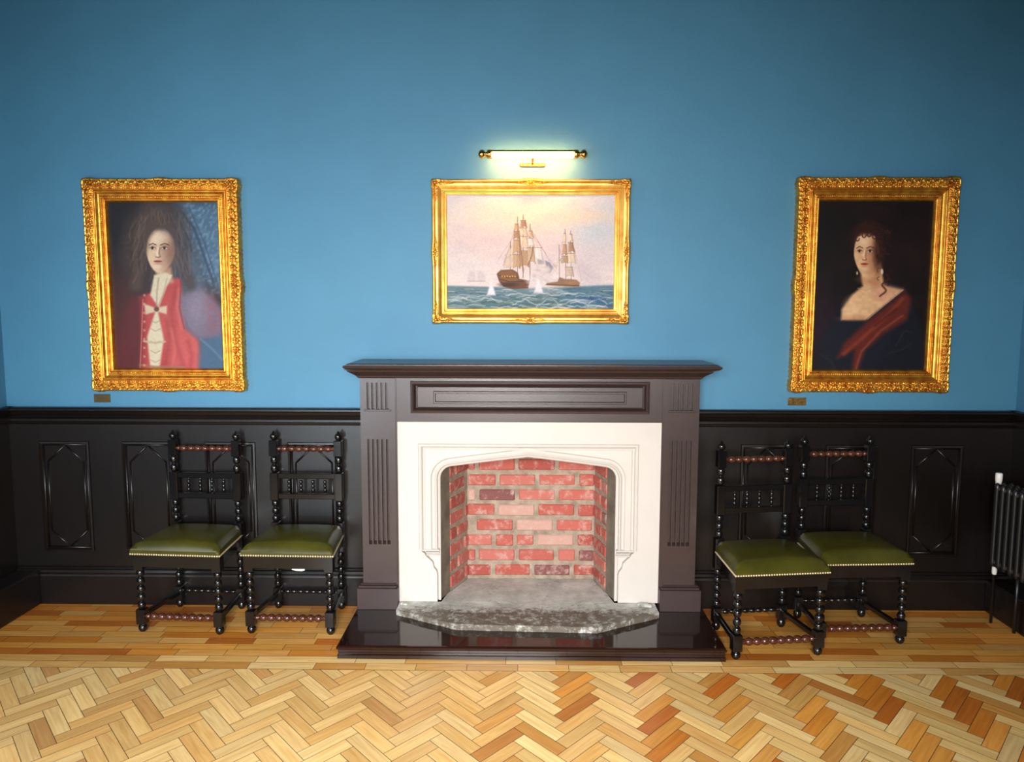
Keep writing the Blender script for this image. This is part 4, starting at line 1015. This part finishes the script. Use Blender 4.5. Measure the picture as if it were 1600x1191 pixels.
def portrait_relief(d, s, L, X, seg):
    U = .047; a = (np.abs(s - L / 2) + U / 2) % U - U / 2; b = X - .006
    band = (X > .006) & (X < .054)
    H = np.where(band, bumps(a, b, LEAF), 0.0) - np.where(band & (X > .010) & (X < .050), .0035, 0)
    fad = np.clip((d - X) / .004, 0, 1); H = H * fad
    bead = (seg > 7.9) & (seg < 9.1); H = H + 0 * d
    br = (seg >= 12.8) & (seg <= 14.2); H = H + np.where(br, .0028 * np.abs(np.cos(PI * s / .0105)), 0)
    k = np.clip(1 - X / .02, 0, 1)
    lat = (.0016 * np.sin(2 * PI * s / .0235) + .007 * np.clip(1 - ((s - L / 2) / .05) ** 2, 0, 1) + .006 * np.clip(1 - ((d - .035) / .032) ** 2, 0, 1)) * k * np.clip(d / .004, 0, 1)
    return H, lat
SHIP_PROF = [(0, 0), (.0, .026), (.002, .034), (.005, .040), (.010, .044), (.015, .042), (.018, .034), (.021, .030), (.026, .031), (.034, .029), (.044, .024), (.050, .020), (.053, .019), (.055, .024), (.060, .026), (.064, .022), (.066, .017), (.069, .016), (.074, .020), (.079, .016), (.080, .010)]
def ship_relief(d, s, L, X, seg):
    k = np.clip(1 - X / .03, 0, 1)
    return 0 * X, (.004 * np.clip(1 - (d / .06) ** 2, 0, 1) + .005 * np.clip(1 - ((s - L / 2) / .07) ** 2, 0, 1)) * k * np.clip(d / .004, 0, 1)
def scroll(m, p, ax, side_, size, y):
    """a C scroll with leaf tips, growing from p along ax"""
    ax = Vector((ax[0], 0, ax[1])); nn = Vector((-ax.z, 0, ax.x)) * side_; p = Vector((p[0], y, p[1]))
    pts = []; rs = []
    for i in range(15):
        t = i / 14; a = t * 4.6; r = size * (.42 - .30 * t)
        pts.append(p + ax * (size * .35 + r * math.sin(a) * 1.1) + nn * (size * .1 + r * (1 - math.cos(a)) * .6) + Vector((0, -.003 * t, 0))); rs.append(size * (.10 - .05 * t))
    m.tube(pts, rs, 6)
    for k in range(3):
        q = p + ax * size * (.5 + .28 * k) + nn * size * (.10 + .02 * k); e = q + ax * size * .32 + nn * size * (.26 - .08 * k)
        m.tube([q, (q + e) / 2 + nn * size * .06 + Vector((0, -.004, 0)), e], [size * .04, size * .075, size * .012], 6)
def ornament(m, p, axes, size, y, reps=2):
    for ax in axes:
        for sd in (-1, 1): scroll(m, p, ax, sd, size, y)
        q = (p[0] + ax[0] * size * 1.1, p[1] + ax[1] * size * 1.1)
        for k in range(reps):
            for sd in (-1, 1): scroll(m, q, ax, sd, size * (.72 - .2 * k), y)
            q = (q[0] + ax[0] * size * .62, q[1] + ax[1] * size * .62)
    m.ball((p[0], y, p[1]), size * .24, 8, 1.0)
    for k in range(6): m.ball((p[0] + size * .34 * math.cos(k * PI / 3), y, p[1] + size * .34 * math.sin(k * PI / 3)), size * .13, 6)

def framed(name, label, X0, X1, Z0, Z1, wl, wr, wt, wb, painting, gold, ship=False, roll=0.0, canvas_label=None, tag='portrait'):
    root = empty(name, ((X0 + X1) / 2, 0, Z0), label=label, category='painting')
    wd = (wl + wr + wt + wb) / 4
    pf, base_w = (SHIP_PROF, .080) if ship else (PORTRAIT_PROF, .117)
    pf = [(a * wd / base_w, h) for a, h in pf]
    fm = frame_mesh(X0, X1, Z0, Z1, pf, ship_relief if ship else portrait_relief, (lambda i: 2) if ship else (lambda i: 11 if i in (3, 4) else 2), .006 if ship else .0022)
    o = fm.build('frame', gold); o.data.transform(Matrix.Translation(-parent_world(root))); o.parent = root
    cx0, cx1, cz0, cz1 = X0 + wd - .001, X1 - wd + .001, Z0 + wd - .001, Z1 - wd + .001
    painting.canvas(cx0 - .004, cx1 + .004, cz0 - .004, cz1 + .004, -.013, 'canvas', root, M_oilmatt if ship else M_oil)
    bk = MB(); bk.box(X0 + .01, X1 - .01, -.010, -.001, Z0 + .01, Z1 - .01); q = bk.build('backing_board', M_goldside); q.data.transform(Matrix.Translation(-parent_world(root))); q.parent = root
    def orn(nm, p, axes, size, y, reps):
        mm = MB(); ornament(mm, p, axes, size, y, reps); w2 = mm.build(nm, M_gold, root); w2.data.transform(Matrix.Translation(-parent_world(root)))
    if ship:
        i_ = .020; y = -.046
        for sx, sz in ((0, 0), (1, 0), (1, 1), (0, 1)):
            ax = 1 if sx == 0 else -1; az = 1 if sz == 0 else -1
            orn('corner_ornament', ((X0, X1)[sx] + ax * i_, (Z0, Z1)[sz] + az * i_), [(ax, 0), (0, az)], .040, y, 2)
        cx_, cz = (X0 + X1) / 2, (Z0 + Z1) / 2
        for p, axs in (((cx_, Z1 - i_), [(1, 0), (-1, 0)]), ((cx_, Z0 + i_), [(1, 0), (-1, 0)]), ((X0 + i_, cz), [(0, 1), (0, -1)]), ((X1 - i_, cz), [(0, 1), (0, -1)])):
            orn('centre_ornament', p, axs, .032, y, 2)
    else:
        i_ = .032
        for sx, sz in ((0, 0), (1, 0), (1, 1), (0, 1)):
            ax = 1 if sx == 0 else -1; az = 1 if sz == 0 else -1
            orn('corner_ornament', ((X0, X1)[sx] + ax * i_, (Z0, Z1)[sz] + az * i_), [(ax, 0), (0, az)], .036, -.057, 1)
        cx_, cz = (X0 + X1) / 2, (Z0 + Z1) / 2
        for p, axs in (((cx_, Z1 - i_), [(1, 0), (-1, 0)]), ((cx_, Z0 + i_), [(1, 0), (-1, 0)]), ((X0 + i_, cz), [(0, 1), (0, -1)]), ((X1 - i_, cz), [(0, 1), (0, -1)])):
            orn('centre_ornament', p, axs, .034, -.060, 1)
    return root
framed('framed_painting', 'carved gilt framed portrait of a young man in a red coat and long curled wig', -2.264, -1.458, 1.174, 2.272, .114, .122, .118, .119, paint_gentleman(), M_gold)
framed('framed_painting', 'gilt framed seascape with old sailing ships above the fireplace', -.466, .554, 1.533, 2.270, .079, .078, .080, .079, paint_ships(), M_goldpale, ship=True)
framed('framed_painting', 'carved gilt framed portrait of a dark haired woman with bare shoulders and pearls', 1.402, 2.218, 1.181, 2.279, .12, .122, .11, .12, paint_lady(), M_gold)

# ------------------------------------------------------------------ picture light
pl = empty('picture_light', (.052, -.0, 2.372), label='brass picture light with a lit tube above the ship painting', category='picture light')
LY, LZ = -.105, 2.379; LX0, LX1 = -.168, .272
def put(mb, name, mt, **k):
    o = mb.build(name, mt, **k); o.data.transform(Matrix.Translation(-parent_world(pl))); o.parent = pl; return o
put(MB().lathe([(.011, 0), (.0145, .004), (.0145, .404), (.011, .408)], 16, along((LX0 + .016, LY, LZ - .004), (1, 0, 0))), 'lamp_tube', M_tube, label='glowing white tube')
m = MB(); P = []
for i in range(13):
    a = math.radians(24 + 126 * i / 12); P.append([(LX0, LY + .021 * math.cos(a), LZ + .001 + .019 * math.sin(a)), (LX1, LY + .021 * math.cos(a), LZ + .001 + .019 * math.sin(a))])
m.grid(P); P2 = [[(x, LY + (y - LY) * .93, LZ + (z - LZ) * .93) for x, y, z in r] for r in P]; m.grid(P2, flip=True)
put(m, 'hood', M_brass, fix=False)
for x, s in ((LX0, -1), (LX1, 1)):
    m = MB(); m.lathe([(.021, -.012), (.022, -.004), (.022, .004), (.018, .008), (.010, .012), (.010, .018), (.017, .022), (.0215, .030), (.0215, .038), (.016, .047), (.006, .052), (.001, .053)], 18, along((x, LY, LZ), (s, 0, 0)))
    put(m, 'end_cap', M_brass)
m = MB()
m.tube([(.052, LY + .012, LZ + .010), (.052, -.07, LZ + .004), (.052, -.045, LZ - .018), (.052, -.008, LZ - .034)], .0055, 10)
put(m, 'arm', M_brass)
m = MB(); m.box(-.014, .118, -.014, -.001, LZ - .044, LZ - .027, bev=.003); put(m, 'mounting_plate', M_brassdull)

# ------------------------------------------------------------------ name plaques
def plaque(x0, x1, z0, z1, label, mt, seed):
    root = MB().box(x0, x1, -.004, -.0, z0, z1, bev=.0015).build('wall_plaque', mt, label=label, category='plaque')
    rnd = random.Random(seed); m = MB(); z = z1 - .008
    while z > z0 + .006:
        x = x0 + .01 + rnd.uniform(0, .012)
        while x < x1 - .014:
            l = rnd.uniform(.004, .011); m.box(x, x + l, -.0046, -.0038, z - .0028, z); x += l + .0035
        z -= .0085
    m.build('engraving', M_dark, root)
plaque(-2.282, -2.194, 1.107, 1.152, 'small dark brass plaque under the left corner of the red coated portrait', mat('dark_bronze', (96, 84, 54), .4, metal=.6), 1)
plaque(1.405, 1.500, 1.106, 1.147, 'small brass plaque under the left corner of the portrait of the woman', M_brassdull, 2)

# ------------------------------------------------------------------ column radiator on the right wall
rad = empty('column_radiator', (2.43, -.2, 0), label='black column radiator against the right wall', category='radiator')
def rput(mb, name, mt, **k):
    o = mb.build(name, mt, **k); o.data.transform(Matrix.Translation(-parent_world(rad))); o.parent = rad; return o
for k in range(9):
    y = -.215 - k * .046; m = MB()
    for dx in (-.036, 0, .036):
        m.lathe([(.004, .315), (.012, .325), (.0125, .34), (.0125, .715), (.012, .735), (.004, .745)], 12, Matrix.Translation((2.43 + dx, y, 0)))
    m.box(2.43 - .046, 2.43 + .046, y - .018, y + .018, .70, .738, bev=.012); m.box(2.43 - .046, 2.43 + .046, y - .018, y + .018, .322, .36, bev=.012)
    rput(m, 'section', M_iron)
for z in (.335, .722): rput(MB().tube([(2.43, -.215, z), (2.43, -.6, z)], .013, 10), 'manifold', M_iron)
for y in (-.30, -.56):
    m = MB(); m.tube([(2.47, y, 0), (2.47, y, .33)], .008, 8); rput(m, 'foot', M_iron)
m = MB(); m.lathe([(.013, .728), (.014, .735), (.0165, .755), (.0165, .782), (.012, .786)], 16, Matrix.Translation((2.43, -.165, 0)))
rput(m, 'valve_head', M_white, label='white thermostatic valve head')
m = MB(); m.tube([(2.43, -.165, .73), (2.43, -.163, .68), (2.43, -.168, .65), (2.43, -.185, .625), (2.43, -.215, .61)], .0085, 10); rput(m, 'valve_pipe', M_white, label='white curved valve pipe')
m = MB(); m.tube([(2.43, -.18, 0), (2.43, -.18, .335), (2.43, -.21, .34)], .007, 8); m.lathe([(.010, .26), (.012, .27), (.012, .295), (.009, .30)], 12, Matrix.Translation((2.43, -.18, 0)), mi=1)
rput(m, 'lockshield_valve', [M_iron, M_white])
